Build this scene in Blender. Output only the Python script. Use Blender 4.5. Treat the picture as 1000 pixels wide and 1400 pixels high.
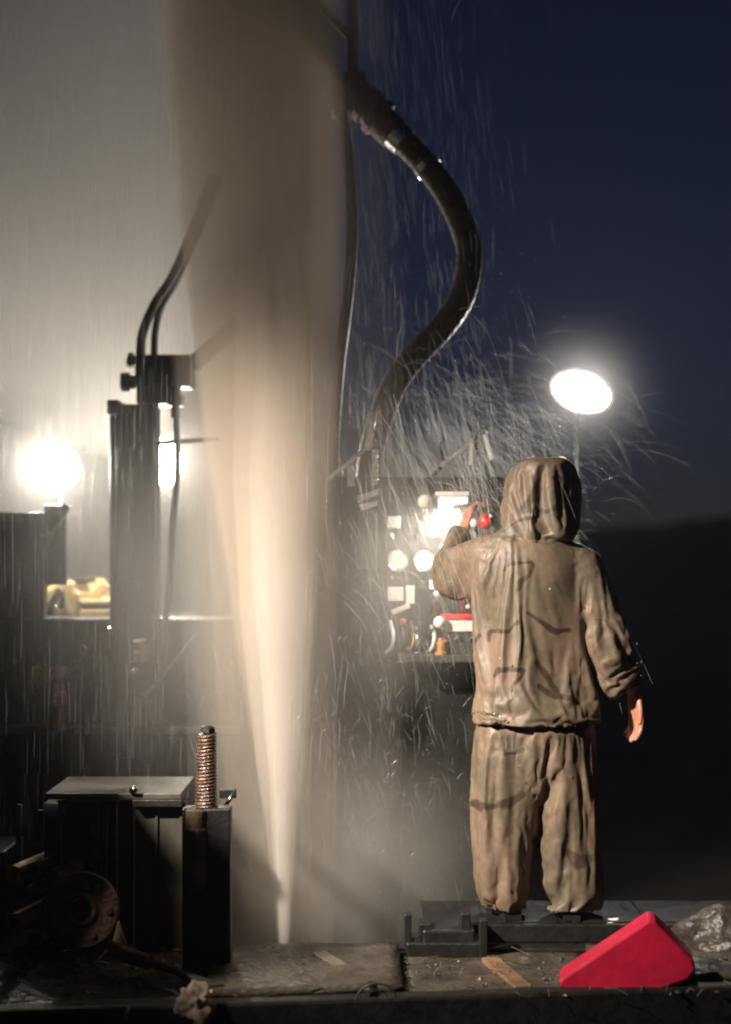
import bpy, bmesh, math, random
from mathutils import Vector, Matrix, noise, Quaternion

# ------------------------------------------------------------------ camera, sky, light, exposure
SC = bpy.context.scene
for o in list(bpy.data.objects):
    bpy.data.objects.remove(o, do_unlink=True)
COL = SC.collection
R = math.radians
random.seed(7)

CAMZ, FPX, HORY = 1.41, 2000.0, 760.0       # eye height over the deck, focal length and horizon in photo pixels

def P(x, y, d):
    return Vector(((x - 500.0) / FPX * d, d, CAMZ - (y - HORY) / FPX * d))

cam_d = bpy.data.cameras.new('camera')
cam_d.sensor_fit = 'HORIZONTAL'
cam_d.sensor_width = 36.0
cam_d.lens = 36.0 * FPX / 1000.0
cam_d.shift_y = (HORY - 700.0) / 1000.0
cam_d.clip_start, cam_d.clip_end = 0.1, 2000.0
cam_d.dof.use_dof = True
cam_d.dof.focus_distance = 5.2
cam_d.dof.aperture_fstop = 1.25
cam = bpy.data.objects.new('camera', cam_d)
cam.location = (0, 0, CAMZ)
cam.rotation_euler = (R(90), 0, 0)
COL.objects.link(cam)
SC.camera = cam

world = bpy.data.worlds.new('World')
SC.world = world
world.use_nodes = True
wt = world.node_tree
wt.nodes.clear()
sky = wt.nodes.new('ShaderNodeTexSky')
sky.sky_type = 'NISHITA'
sky.sun_disc = False
sky.sun_elevation = R(8.0)
sky.sun_rotation = R(200)
sky.altitude = 1200
sky.air_density = 1.0
sky.dust_density = 0.3
sky.ozone_density = 3.0
bg = wt.nodes.new('ShaderNodeBackground')
bg.inputs['Strength'].default_value = 0.0050
wo = wt.nodes.new('ShaderNodeOutputWorld')
tint = wt.nodes.new('ShaderNodeMixRGB')          # deep indigo of late dusk
tint.blend_type = 'MULTIPLY'
tint.inputs[0].default_value = 1.0
tint.inputs[2].default_value = (1.00, 0.76, 1.12, 1)
wt.links.new(sky.outputs[0], tint.inputs[1])
wt.links.new(tint.outputs[0], bg.inputs[0])
wt.links.new(bg.outputs[0], wo.inputs[0])

def light(name, kind, loc, power, color, **kw):
    l = bpy.data.lights.new(name, kind)
    l.energy = power
    l.color = color
    for k, v in kw.items():
        setattr(l, k, v)
    o = bpy.data.objects.new(name, l)
    o.location = loc
    COL.objects.link(o)
    return o

def aim(o, target):
    o.rotation_euler = (Vector(target) - o.location).to_track_quat('-Z', 'Y').to_euler()

# the crew's work lamp, standing left of and behind the photographer
work = light('work_lamp', 'SPOT', (-2.8, 2.9, 3.1), 3500, (1.0, 0.87, 0.73), spot_size=R(39), spot_blend=1.0, shadow_soft_size=0.08)
aim(work, (0.15, 5.5, 0.76))

SC.view_settings.view_transform = 'Standard'
SC.view_settings.look = 'None'
SC.view_settings.exposure = 0.0
SC.view_settings.gamma = 1.0
SC.cycles.max_bounces = 6
SC.cycles.diffuse_bounces = 2
SC.cycles.glossy_bounces = 2
SC.cycles.transmission_bounces = 3
SC.cycles.transparent_max_bounces = 12
SC.cycles.volume_bounces = 4
SC.cycles.sample_clamp_indirect = 3.0
SC.cycles.caustics_reflective = False
SC.cycles.caustics_refractive = False
SC.cycles.use_denoising = True
SC.cycles.adaptive_threshold = 0.02
SC.cycles.filter_width = 2.0

# ------------------------------------------------------------------ materials
def mat_new(name):
    m = bpy.data.materials.new(name)
    m.use_nodes = True
    nt = m.node_tree
    nt.nodes.clear()
    out = nt.nodes.new('ShaderNodeOutputMaterial')
    return m, nt, out

def N(nt, t, **kw):
    n = nt.nodes.new(t)
    for k, v in kw.items():
        if k in n.inputs:
            n.inputs[k].default_value = v
        else:
            setattr(n, k, v)
    return n

def surf(name, c1, c2=None, rough=0.5, metal=0.0, scale=8.0, bump=0.15, stretch=(1, 1, 1), coat=0.0, rvar=0.2, bscale=None):
    """two-tone noisy surface with uneven gloss and fine relief"""
    c2 = c2 or tuple(x * 0.55 for x in c1)
    m, nt, out = mat_new(name)
    b = N(nt, 'ShaderNodeBsdfPrincipled', Metallic=metal)
    b.inputs['Coat Weight'].default_value = coat
    b.inputs['Coat Roughness'].default_value = 0.15
    tc = N(nt, 'ShaderNodeTexCoord')
    mp = N(nt, 'ShaderNodeMapping')
    mp.inputs['Scale'].default_value = stretch
    nt.links.new(tc.outputs['Object'], mp.inputs[0])
    n1 = N(nt, 'ShaderNodeTexNoise', Scale=scale, Detail=6.0, Roughness=0.65)
    nt.links.new(mp.outputs[0], n1.inputs['Vector'])
    cr = N(nt, 'ShaderNodeValToRGB')
    cr.color_ramp.elements[0].position = 0.35
    cr.color_ramp.elements[1].position = 0.65
    cr.color_ramp.elements[0].color = (*c2, 1)
    cr.color_ramp.elements[1].color = (*c1, 1)
    nt.links.new(n1.outputs['Fac'], cr.inputs[0])
    nt.links.new(cr.outputs[0], b.inputs['Base Color'])
    mr = N(nt, 'ShaderNodeMapRange')
    mr.inputs['To Min'].default_value = max(0.05, rough - rvar)
    mr.inputs['To Max'].default_value = min(1.0, rough + rvar)
    n2 = N(nt, 'ShaderNodeTexNoise', Scale=scale * 2.3, Detail=4.0)
    nt.links.new(mp.outputs[0], n2.inputs['Vector'])
    nt.links.new(n2.outputs['Fac'], mr.inputs[0])
    nt.links.new(mr.outputs[0], b.inputs['Roughness'])
    bp = N(nt, 'ShaderNodeBump', Strength=bump, Distance=0.01)
    n3 = N(nt, 'ShaderNodeTexNoise', Scale=bscale or scale * 4, Detail=5.0)
    nt.links.new(mp.outputs[0], n3.inputs['Vector'])
    nt.links.new(n3.outputs['Fac'], bp.inputs['Height'])
    nt.links.new(bp.outputs[0], b.inputs['Normal'])
    nt.links.new(b.outputs[0], out.inputs['Surface'])
    return m

def volume(name, color, density, g=0.2):
    m, nt, out = mat_new(name)
    v = N(nt, 'ShaderNodeVolumePrincipled')
    v.inputs['Color'].default_value = (*color, 1)
    v.inputs['Density'].default_value = density
    v.inputs['Anisotropy'].default_value = g
    nt.links.new(v.outputs[0], out.inputs['Volume'])
    return m

def emitter(name, color, strength):
    m, nt, out = mat_new(name)
    e = N(nt, 'ShaderNodeEmission', Strength=strength)
    e.inputs['Color'].default_value = (*color, 1)
    nt.links.new(e.outputs[0], out.inputs['Surface'])
    m.cycles.emission_sampling = 'NONE'
    return m

def water_mat(name, trans=0.35):
    m, nt, out = mat_new(name)
    t = N(nt, 'ShaderNodeBsdfTranslucent')
    t.inputs['Color'].default_value = (0.85, 0.85, 0.82, 1)
    d = N(nt, 'ShaderNodeBsdfDiffuse')
    d.inputs['Color'].default_value = (0.85, 0.85, 0.82, 1)
    gl = N(nt, 'ShaderNodeBsdfGlossy', Roughness=0.25)
    tr = N(nt, 'ShaderNodeBsdfTransparent')
    m1 = N(nt, 'ShaderNodeMixShader')
    m1.inputs[0].default_value = 0.5
    m2 = N(nt, 'ShaderNodeMixShader')
    m2.inputs[0].default_value = 0.25
    m3 = N(nt, 'ShaderNodeMixShader')
    m3.inputs[0].default_value = trans
    L = nt.links.new
    L(t.outputs[0], m1.inputs[1]); L(d.outputs[0], m1.inputs[2])
    L(m1.outputs[0], m2.inputs[1]); L(gl.outputs[0], m2.inputs[2])
    L(m2.outputs[0], m3.inputs[1]); L(tr.outputs[0], m3.inputs[2])
    L(m3.outputs[0], out.inputs['Surface'])
    return m

def camo_mat(name, wet=0.44):
    """desert camouflage rain cloth: tan and dull green fields, brown edge strokes (painted strokes come from the 'stroke' attribute)"""
    m, nt, out = mat_new(name)
    L = nt.links.new
    b = N(nt, 'ShaderNodeBsdfPrincipled')
    tc = N(nt, 'ShaderNodeTexCoord')
    nA = N(nt, 'ShaderNodeTexNoise', Scale=4.2, Detail=2.0, Roughness=0.5, Distortion=0.6)
    L(tc.outputs['Object'], nA.inputs['Vector'])
    r1 = N(nt, 'ShaderNodeValToRGB')
    e = r1.color_ramp.elements
    e[0].position, e[0].color = 0.50, (0.160, 0.112, 0.077, 1)
    e[1].position, e[1].color = 0.55, (0.116, 0.090, 0.060, 1)
    L(nA.outputs['Fac'], r1.inputs[0])
    mp = N(nt, 'ShaderNodeMapping')
    mp.inputs['Location'].default_value = (3.1, 1.7, 9.2)
    mp.inputs['Scale'].default_value = (1, 1, 1.5)
    L(tc.outputs['Object'], mp.inputs[0])
    nB = N(nt, 'ShaderNodeTexNoise', Scale=3.4, Detail=2.5, Roughness=0.55, Distortion=0.9)
    L(mp.outputs[0], nB.inputs['Vector'])
    r2 = N(nt, 'ShaderNodeValToRGB')
    r2.color_ramp.elements[0].position, r2.color_ramp.elements[0].color = 0.70, (0, 0, 0, 1)
    r2.color_ramp.elements[1].position, r2.color_ramp.elements[1].color = 0.72, (1, 1, 1, 1)
    L(nB.outputs['Fac'], r2.inputs[0])
    at = N(nt, 'ShaderNodeAttribute', attribute_name='stroke')
    r3 = N(nt, 'ShaderNodeValToRGB')
    r3.color_ramp.elements[0].position = 0.28
    r3.color_ramp.elements[1].position = 0.58
    L(at.outputs['Fac'], r3.inputs[0])
    mx = N(nt, 'ShaderNodeMath', operation='MAXIMUM')
    L(r2.outputs[0], mx.inputs[0]); L(r3.outputs[0], mx.inputs[1])
    mix = N(nt, 'ShaderNodeMixRGB')
    mix.inputs[2].default_value = (0.050, 0.031, 0.020, 1)
    L(mx.outputs[0], mix.inputs[0]); L(r1.outputs[0], mix.inputs[1])
    # mud specks and weave-scale variation
    nC = N(nt, 'ShaderNodeTexNoise', Scale=38.0, Detail=5.0, Roughness=0.7)
    L(tc.outputs['Object'], nC.inputs['Vector'])
    mr = N(nt, 'ShaderNodeMapRange')
    mr.inputs['From Min'].default_value, mr.inputs['From Max'].default_value = 0.3, 0.7
    mr.inputs['To Min'].default_value, mr.inputs['To Max'].default_value = 0.72, 1.08
    L(nC.outputs['Fac'], mr.inputs[0])
    mu = N(nt, 'ShaderNodeMixRGB', blend_type='MULTIPLY')
    mu.inputs[0].default_value = 1.0
    L(mix.outputs[0], mu.inputs[1]); L(mr.outputs[0], mu.inputs[2])
    L(mu.outputs[0], b.inputs['Base Color'])
    b.inputs['Roughness'].default_value = wet
    nR = N(nt, 'ShaderNodeTexNoise', Scale=14.0, Detail=3.0)
    L(tc.outputs['Object'], nR.inputs['Vector'])
    rr = N(nt, 'ShaderNodeMapRange')
    rr.inputs['To Min'].default_value, rr.inputs['To Max'].default_value = wet - 0.12, wet + 0.35
    L(nR.outputs['Fac'], rr.inputs[0]); L(rr.outputs[0], b.inputs['Roughness'])
    bp = N(nt, 'ShaderNodeBump', Strength=0.12, Distance=0.02)
    nD = N(nt, 'ShaderNodeTexNoise', Scale=11.0, Detail=3.0, Roughness=0.5, Distortion=0.6)
    nD.noise_type = 'RIDGED_MULTIFRACTAL'
    L(tc.outputs['Object'], nD.inputs['Vector'])
    L(nD.outputs['Fac'], bp.inputs['Height'])
    L(bp.outputs[0], b.inputs['Normal'])
    L(b.outputs[0], out.inputs['Surface'])
    return m

M = {}
M['deck'] = surf('muddy wet deck steel', (0.085, 0.072, 0.055), (0.03, 0.026, 0.022), rough=0.32, scale=7, bump=0.8, bscale=30)
M['black'] = surf('black oily steel', (0.012, 0.011, 0.011), (0.006, 0.006, 0.006), rough=0.45, scale=10, bump=0.3)
M['darksteel'] = surf('dark painted steel', (0.030, 0.029, 0.026), (0.012, 0.012, 0.011), rough=0.42, scale=9, bump=0.25)
M['greysteel'] = surf('grey worn steel', (0.10, 0.095, 0.08), (0.04, 0.037, 0.032), rough=0.4, metal=0.3, scale=6, bump=0.3, stretch=(1, 1, 0.25))
M['bright'] = surf('wet bare steel', (0.55, 0.55, 0.54), (0.35, 0.35, 0.34), rough=0.22, metal=1.0, scale=20, bump=0.1, rvar=0.1)
M['glint_steel'] = surf('steel whitened for glints', (0.85, 0.85, 0.82), (0.65, 0.65, 0.62), rough=0.25, metal=0.15, scale=20, bump=0.1, rvar=0.1)  # near-white base colour stands in for bright reflections on wet steel
M['tan'] = surf('tan crusted sleeve', (0.10, 0.07, 0.038), (0.045, 0.03, 0.02), rough=0.5, scale=16, bump=0.6)
M['rust'] = surf('rusty steel', (0.10, 0.045, 0.026), (0.035, 0.018, 0.013), rough=0.6, scale=14, bump=0.7)
M['rustwet'] = surf('wet rusty thread', (0.10, 0.050, 0.032), (0.03, 0.017, 0.013), rough=0.25, scale=22, bump=0.6)
M['brass'] = surf('dull brass', (0.30, 0.20, 0.07), (0.12, 0.08, 0.03), rough=0.4, metal=0.6, scale=12, bump=0.3)
M['rubber'] = surf('wet black rubber', (0.072, 0.054, 0.033), (0.032, 0.024, 0.016), rough=0.55, scale=14, bump=0.3)
M['red'] = surf('red plastic', (0.52, 0.012, 0.050), (0.36, 0.010, 0.034), rough=0.42, scale=6, bump=0.2, rvar=0.2)
M['redknob'] = surf('red knob plastic', (0.62, 0.03, 0.03), (0.45, 0.02, 0.02), rough=0.3, scale=9, bump=0.05)
M['white'] = surf('white paint', (0.78, 0.77, 0.72), (0.58, 0.57, 0.52), rough=0.35, scale=9, bump=0.1)
M['dial'] = surf('gauge face', (0.62, 0.58, 0.52), (0.45, 0.42, 0.38), rough=0.25, scale=5, bump=0.0)
M['orange'] = surf('orange valve paint', (0.55, 0.25, 0.06), (0.38, 0.16, 0.04), rough=0.4, scale=12, bump=0.2)
M['yellow'] = surf('yellow machine paint', (0.62, 0.46, 0.22), (0.46, 0.33, 0.15), rough=0.45, scale=7, bump=0.15)
M['wood'] = surf('old wood', (0.22, 0.13, 0.07), (0.10, 0.06, 0.035), rough=0.7, scale=10, bump=0.5, stretch=(0.3, 1, 1))
M['rag'] = surf('dirty rag', (0.42, 0.36, 0.30), (0.20, 0.13, 0.08), rough=0.85, scale=18, bump=0.5)
M['pale'] = surf('pale galvanised sheet', (0.20, 0.18, 0.14), (0.10, 0.09, 0.07), rough=0.5, metal=0.2, scale=8, bump=0.2)
M['ground'] = surf('dark wet earth', (0.060, 0.048, 0.036), (0.025, 0.020, 0.016), rough=0.7, scale=1.5, bump=0.9, bscale=6)
M['hill'] = surf('dark scrub hill', (0.030, 0.028, 0.024), (0.012, 0.012, 0.011), rough=0.95, scale=0.15, bump=0.8, bscale=0.8)
M['rock'] = surf('wet rock', (0.055, 0.046, 0.038), (0.022, 0.019, 0.016), rough=0.4, scale=10, bump=0.8)
M['straw'] = surf('wet straw', (0.11, 0.085, 0.05), (0.05, 0.04, 0.025), rough=0.6, scale=12, bump=0.1)
M['skin'] = surf('wet skin', (0.46, 0.20, 0.13), (0.36, 0.13, 0.085), rough=0.38, scale=22, bump=0.15)
M['eye'] = surf('dark eye', (0.03, 0.02, 0.015), rough=0.1, scale=5, bump=0.0)
M['hair'] = surf('brown hair', (0.05, 0.03, 0.02), rough=0.5, scale=30, bump=0.5)
M['boot'] = surf('muddy rubber boot', (0.075, 0.055, 0.040), (0.03, 0.024, 0.02), rough=0.5, scale=14, bump=0.5)
M['camo'] = camo_mat('desert camouflage rain cloth')
M['lens'] = emitter('lit flood lens', (1.0, 0.95, 0.88), 45)
M['panel_glow'] = emitter('glowing box face', (1.0, 0.93, 0.80), 2.2)
M['water'] = water_mat('water strands', 0.45)
M['rainw'] = water_mat('falling drops', 0.78)

# ------------------------------------------------------------------ mesh helpers
class MB:
    def __init__(s):
        s.v, s.f = [], []
    def add(s, vs, fs):
        k = len(s.v)
        s.v += [tuple(v) for v in vs]
        s.f += [tuple(i + k for i in f) for f in fs]
        return s
    def box(s, c, size, rot=None):
        c = Vector(c); hx, hy, hz = (q / 2 for q in size)
        m = rot.to_3x3() if rot is not None else Matrix.Identity(3)
        vs = [c + m @ Vector((sx * hx, sy * hy, sz * hz)) for sz in (-1, 1) for sy in (-1, 1) for sx in (-1, 1)]
        return s.add(vs, [(0, 2, 3, 1), (4, 5, 7, 6), (0, 1, 5, 4), (2, 6, 7, 3), (0, 4, 6, 2), (1, 3, 7, 5)])
    def bar(s, a, b, w, h, up=(0, 0, 1)):
        a, b = Vector(a), Vector(b)
        d = (b - a).normalized(); u = Vector(up)
        if abs(d.dot(u)) > 0.98: u = Vector((0, 1, 0))
        r = d.cross(u).normalized(); u = r.cross(d)
        vs = []
        for p in (a, b):
            for sr, su in ((-1, -1), (1, -1), (1, 1), (-1, 1)):
                vs.append(p + r * sr * w / 2 + u * su * h / 2)
        return s.add(vs, [(3, 2, 1, 0), (4, 5, 6, 7), (0, 1, 5, 4), (1, 2, 6, 5), (2, 3, 7, 6), (3, 0, 4, 7)])
    def tube(s, pts, rad, n=12, caps=True):
        pts = [Vector(p) for p in pts]
        rs = rad if isinstance(rad, (list, tuple)) else [rad] * len(pts)
        t0 = (pts[1] - pts[0]).normalized()
        u = t0.orthogonal().normalized()
        rings = []
        for i, p in enumerate(pts):
            t = (pts[min(i + 1, len(pts) - 1)] - pts[max(i - 1, 0)]).normalized()
            u = (u - t * u.dot(t)).normalized()
            w = t.cross(u)
            rings.append([p + (u * math.cos(a) + w * math.sin(a)) * rs[i] for a in (2 * math.pi * k / n for k in range(n))])
        return s.rings(rings, caps)
    def rings(s, rings, caps=True):
        n = len(rings[0]); vs = [v for r in rings for v in r]; fs = []
        for i in range(len(rings) - 1):
            for k in range(n):
                a, b = i * n + k, i * n + (k + 1) % n
                fs.append((a, b, b + n, a + n))
        if caps:
            fs.append(tuple(range(n - 1, -1, -1)))
            fs.append(tuple((len(rings) - 1) * n + k for k in range(n)))
        return s.add(vs, fs)
    def lathe(s, base, axis, prof, n=20):
        """prof: (radius, distance along axis) pairs"""
        base, ax = Vector(base), Vector(axis).normalized()
        u = ax.orthogonal().normalized(); w = ax.cross(u)
        rings = [[base + ax * h + (u * math.cos(a) + w * math.sin(a)) * r for a in (2 * math.pi * k / n for k in range(n))] for r, h in prof]
        return s.rings(rings)
    def prism(s, poly, thick):
        """poly: list of points of one face; thick: extrusion vector"""
        t = Vector(thick); n = len(poly)
        vs = [Vector(p) for p in poly] + [Vector(p) + t for p in poly]
        fs = [tuple(range(n)), tuple(range(2 * n - 1, n - 1, -1))] + [(k, n + k, n + (k + 1) % n, (k + 1) % n) for k in range(n)]
        return s.add(vs, fs)
    def mesh(s, name, smooth=False):
        me = bpy.data.meshes.new(name)
        me.from_pydata(s.v, [], s.f)
        bm = bmesh.new(); bm.from_mesh(me)
        bmesh.ops.recalc_face_normals(bm, faces=bm.faces)
        bm.to_mesh(me); bm.free()
        if smooth:
            for p in me.polygons: p.use_smooth = True
        return me
    def build(s, name, mat, parent=None, smooth=False, bevel=0.0, edge=None):
        return link(name, s.mesh(name, smooth), mat, parent, bevel, edge)

def link(name, me, mat, parent=None, bevel=0.0, edge=None):
    o = bpy.data.objects.new(name, me)
    COL.objects.link(o)
    if mat is not None:
        me.materials.clear(); me.materials.append(M[mat] if isinstance(mat, str) else mat)
    if parent is not None:
        o.parent = parent
        o.matrix_parent_inverse = parent.matrix_basis.inverted()
    if bevel:
        b = o.modifiers.new('bevel', 'BEVEL'); b.width = bevel; b.segments = 2; b.limit_method = 'ANGLE'; b.angle_limit = R(40)
        b.harden_normals = False
    return o

def thing(name, label, cat, loc=(0, 0, 0), group=None):
    o = bpy.data.objects.new(name, None)
    o.empty_display_size = 0.1
    o.location = loc
    COL.objects.link(o)
    return tag(o, label, cat, group)

def tag(o, label=None, cat=None, group=None, kind=None):
    if label: o['label'] = label
    if cat: o['category'] = cat
    if group: o['group'] = group
    if kind: o['kind'] = kind
    return o

def bez(pts, n=24):
    """Catmull-Rom through pts"""
    pts = [Vector(p) for p in pts]
    q = [pts[0] * 2 - pts[1]] + pts + [pts[-1] * 2 - pts[-2]]
    out = []
    per = max(2, n // (len(pts) - 1))
    for i in range(1, len(q) - 2):
        for k in range(per):
            t = k / per
            a, b, c, d = q[i - 1], q[i], q[i + 1], q[i + 2]
            out.append(0.5 * ((2 * b) + (c - a) * t + (2 * a - 5 * b + 4 * c - d) * t * t + (3 * b - a - 3 * c + d) * t ** 3))
    out.append(pts[-1])
    return out

def remesh(mb, voxel, smooth_iter=4):
    me = mb.mesh('tmp')
    o = bpy.data.objects.new('tmp', me); COL.objects.link(o)
    md = o.modifiers.new('r', 'REMESH'); md.mode = 'VOXEL'; md.voxel_size = voxel; md.use_smooth_shade = True
    if smooth_iter:
        sm = o.modifiers.new('s', 'SMOOTH'); sm.iterations = smooth_iter; sm.factor = 0.5
    dg = bpy.context.evaluated_depsgraph_get()
    r = bpy.data.meshes.new_from_object(o.evaluated_get(dg))
    bpy.data.objects.remove(o, do_unlink=True)
    bpy.data.meshes.remove(me)
    for p in r.polygons: p.use_smooth = True
    return r

# ------------------------------------------------------------------ setting: ground and hill
gm = MB()
NX = 60
for j in range(NX + 1):
    for i in range(NX + 1):
        u, w = (i / NX - 0.5) * 2, (j / NX - 0.5) * 2
        x = math.copysign(abs(u) ** 2.5, u) * 145
        y = math.copysign(abs(w) ** 2.5, w) * 145 + 5
        z = -1.0 + 0.05 * noise.noise((x * 1.3, y * 1.3, 0)) + 0.25 * noise.noise((x * 0.05, y * 0.05, 4))*min(1, abs(y) / 30)
        gm.v.append((x, y, z))
for j in range(NX):
    for i in range(NX):
        a = j * (NX + 1) + i
        gm.f.append((a, a + 1, a + NX + 2, a + NX + 1))
tag(gm.build('ground', 'ground', smooth=True), 'dark wet earth around the drilling rig', kind='structure')

hm = MB()
NXH, NYH = 120, 16
for j in range(NYH + 1):
    for i in range(NXH + 1):
        t = j / NYH
        x = -140 + 280 * i / NXH
        y = 70 + 60 * t
        ridge = 5.2 + 1.6 * noise.noise((x * 0.045, 2.0, 0)) + 0.8 * noise.noise((x * 0.16, 5.0, 0)) + 0.25 * noise.noise((x * 0.5, 7.0, 0)) - 0.012 * x
        z = -1.3 + ridge * math.sin(min(1, t / 0.7) * math.pi / 2) + 0.3 * noise.noise((x * 0.3, y * 0.3, 1))
        hm.v.append((x, y, z))
for j in range(NYH):
    for i in range(NXH):
        a = j * (NXH + 1) + i
        hm.f.append((a, a + 1, a + NXH + 2, a + NXH + 1))
tag(hm.build('hill', 'hill', smooth=True), 'low dark hill on the night horizon', kind='structure')

# ------------------------------------------------------------------ rig platform the driller stands on
plat = thing('rig_platform', 'muddy black steel deck of the drilling rig under the driller and tools', 'platform', (0, 4.9, -1.0))
def edge_d(x):            # the near edge runs a little askew
    return 4.50 + 0.25 * x / 1000.0
# near edge beam
a0, a1 = P(-200, 760, edge_d(-200)), P(1200, 760, edge_d(1200))
mb = MB()
poly = [(a0.x, a0.y, 0.012), (a1.x, a1.y, 0.012), (a1.x, a1.y + 0.07, 0.012), (a0.x, a0.y + 0.07, 0.012)]
mb.prism(poly, (0, 0, -0.26))
mb.build('edge_beam', 'black', plat, bevel=0.012)
# deck plates with gaps
xs = [-1.9, -1.18, -0.52, 0.12, 0.78, 1.42, 2.1]
for k in range(6):
    mb = MB()
    x0, x1 = xs[k] + 0.0025, xs[k + 1] - 0.0025
    def ny(x): return a0.y + (a1.y - a0.y) * (x - a0.x) / (a1.x - a0.x) + 0.075
    nx_, ny_ = 14, 14
    zo = random.uniform(-0.002, 0.002)
    for j in range(ny_ + 1):
        for i in range(nx_ + 1):
            x = x0 + (x1 - x0) * i / nx_
            y = ny(x) + (5.21 - ny(x)) * j / ny_
            z = zo + 0.007 * noise.noise((x * 9, y * 9, k)) + 0.006 * noise.noise((x * 25, y * 25, k + 3))
            mb.v.append((x, y, z))
    for j in range(ny_):
        for i in range(nx_):
            a = j * (nx_ + 1) + i
            mb.f.append((a, a + 1, a + nx_ + 2, a + nx_ + 1))
    o = mb.build('deck_plate', 'deck', plat, smooth=True)
    s = o.modifiers.new('thick', 'SOLIDIFY'); s.thickness = 0.03; s.offset = -1
# cross beam behind the deck plates and raised step under the driller
MB().box((0, 5.25, -0.06), (4.2, 0.07, 0.14)).build('cross_beam', 'black', plat, bevel=0.008)
mb = MB().box((1.20, 5.46, 0.045), (1.95, 0.36, 0.07))
mb.build('raised_step', 'black', plat, bevel=0.008)
for k in range(7):
    MB().box((0.32 + 0.27 * k, 5.46, 0.0825), (0.22, 0.32, 0.006)).build('tread_plate', 'black', plat, bevel=0.003)
for x in (-1.7, 0.1, 1.9):
    MB().box((x, 5.25, -0.57), (0.12, 0.12, 0.88)).build('leg', 'black', plat, bevel=0.006)
STEP = 0.0855

# borehole casing where the jet comes out
JX, JY = (388 - 500) / FPX * 5.6, 5.6
cas = thing('borehole_casing', 'rusty steel casing pipe the muddy water bursts from', 'pipe', (JX, JY, -1.0))
MB().lathe((JX, JY, -1.02), (0, 0, 1), [(0.085, 0), (0.085, 0.90), (0.060, 0.90), (0.060, 0.5)], 28).build('casing_pipe', 'rust', cas, smooth=False)
MB().lathe((JX, JY, -0.165), (0, 0, 1), [(0.087, 0), (0.14, 0), (0.14, 0.022), (0.087, 0.022)], 28).build('flange', 'rust', cas)
for k in range(8):
    a = k * math.pi / 4
    MB().lathe((JX + 0.115 * math.cos(a), JY + 0.115 * math.sin(a), -0.144), (0, 0, 1), [(0.013, 0), (0.013, 0.014)], 6).build('bolt', 'rust', cas)

# ------------------------------------------------------------------ floodlights
def floodlight(px, py, d, w, h, tilt, power, label, color=(1.0, 0.94, 0.86), pole_to=-1.0, yaw=0.0, radius=0.09):
    c = P(px, py, d)
    t = thing('floodlight', label, 'lamp', (c.x, c.y + 0.14, pole_to), 'lit floodlights on the rig site')
    rot = Matrix.Rotation(yaw, 4, 'Z') @ Matrix.Rotation(tilt, 4, 'Y')
    f = rot.to_3x3() @ Vector((0, -1, 0))
    def ell(s, off, n=28):
        return [c - f * off + rot.to_3x3() @ Vector((math.cos(a) * w / 2 * s, 0, math.sin(a) * h / 2 * s)) for a in (2 * math.pi * k / n for k in range(n))]
    MB().rings([ell(1.10, -0.004), ell(1.12, 0.03), ell(0.9, 0.09), ell(0.45, 0.14)], True).build('housing', 'darksteel', t, smooth=False)
    MB().rings([ell(0.97, -0.016), ell(0.99, -0.008)], True).build('lens', 'lens', t)
    MB().rings([ell(1.00, -0.020), ell(1.14, -0.020), ell(1.14, 0.004), ell(1.00, 0.004)], False).build('rim', 'black', t)
    MB().bar((c.x, c.y + 0.13, c.z + h * 0.2), (c.x, c.y + 0.13, c.z - h * 0.35), 0.05, 0.03).build('bracket', 'black', t)
    MB().tube([(c.x, c.y + 0.16, c.z), (c.x, c.y + 0.16, pole_to)], 0.010, 10).build('pole', 'black', t, smooth=True)
    MB().box((c.x, c.y + 0.16, pole_to + 0.015), (0.3, 0.3, 0.03)).build('base_plate', 'black', t, bevel=0.004)
    l = light('flood_bulb', 'POINT', c + f * 0.14, power, color, shadow_soft_size=radius)
    l.parent = t
    l.matrix_parent_inverse = t.matrix_basis.inverted()
    return t

floodlight(795, 536, 7.4, 0.29, 0.18, R(18), 80, 'round white floodlight shining in the sky above the hooded driller')
floodlight(72, 641, 7.0, 0.235, 0.215, 0, 80, 'big white floodlight above the dark cab window', color=(1.0, 0.92, 0.79), pole_to=P(72, 798, 7.0).z)
floodlight(227, 632, 7.8, 0.185, 0.25, 0, 85, 'smaller floodlight between the mast leg and the water plume', color=(1.0, 0.90, 0.76))

# ------------------------------------------------------------------ mast leg (left column) with its head and hoses
DM = 6.45
leg = thing('mast_leg', 'dark square steel column with hose fittings on top, beside the small floodlight', 'column', P(180, 1003, DM))
def pbox(mbx, x0, y0, x1, y1, d, dep):
    p, q = P(x0, y0, d), P(x1, y1, d)
    return mbx.box(((p.x + q.x) / 2, d + dep / 2, (p.z + q.z) / 2), (abs(q.x - p.x), dep, abs(q.z - p.z)))
pbox(MB(), 158, 552, 212, 1040, DM, 0.18).build('column', 'darksteel', leg, bevel=0.01)
pbox(MB(), 146, 546, 162, 566, DM - 0.02, 0.20).build('lug', 'black', leg, bevel=0.006)
pbox(MB(), 150, 560, 158, 1035, DM + 0.03, 0.05).build('side_rail', 'darksteel', leg, bevel=0.004)
pbox(MB(), 184, 484, 262, 528, DM, 0.16).build('head_block', 'black', leg, bevel=0.012)
pbox(MB(), 186, 528, 232, 552, DM + 0.01, 0.13).build('neck_block', 'black', leg, bevel=0.01)
MB().lathe(P(186, 522, DM + 0.05), (-1, 0, 0), [(0.03, 0), (0.03, 0.03), (0.042, 0.03), (0.042, 0.065)], 8).build('hose_fitting', 'black', leg)
MB().lathe(P(187, 494, DM + 0.05), (-1, 0, 0.2), [(0.025, 0), (0.025, 0.02), (0.034, 0.02), (0.034, 0.04)], 8).build('hose_fitting', 'black', leg)
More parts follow.
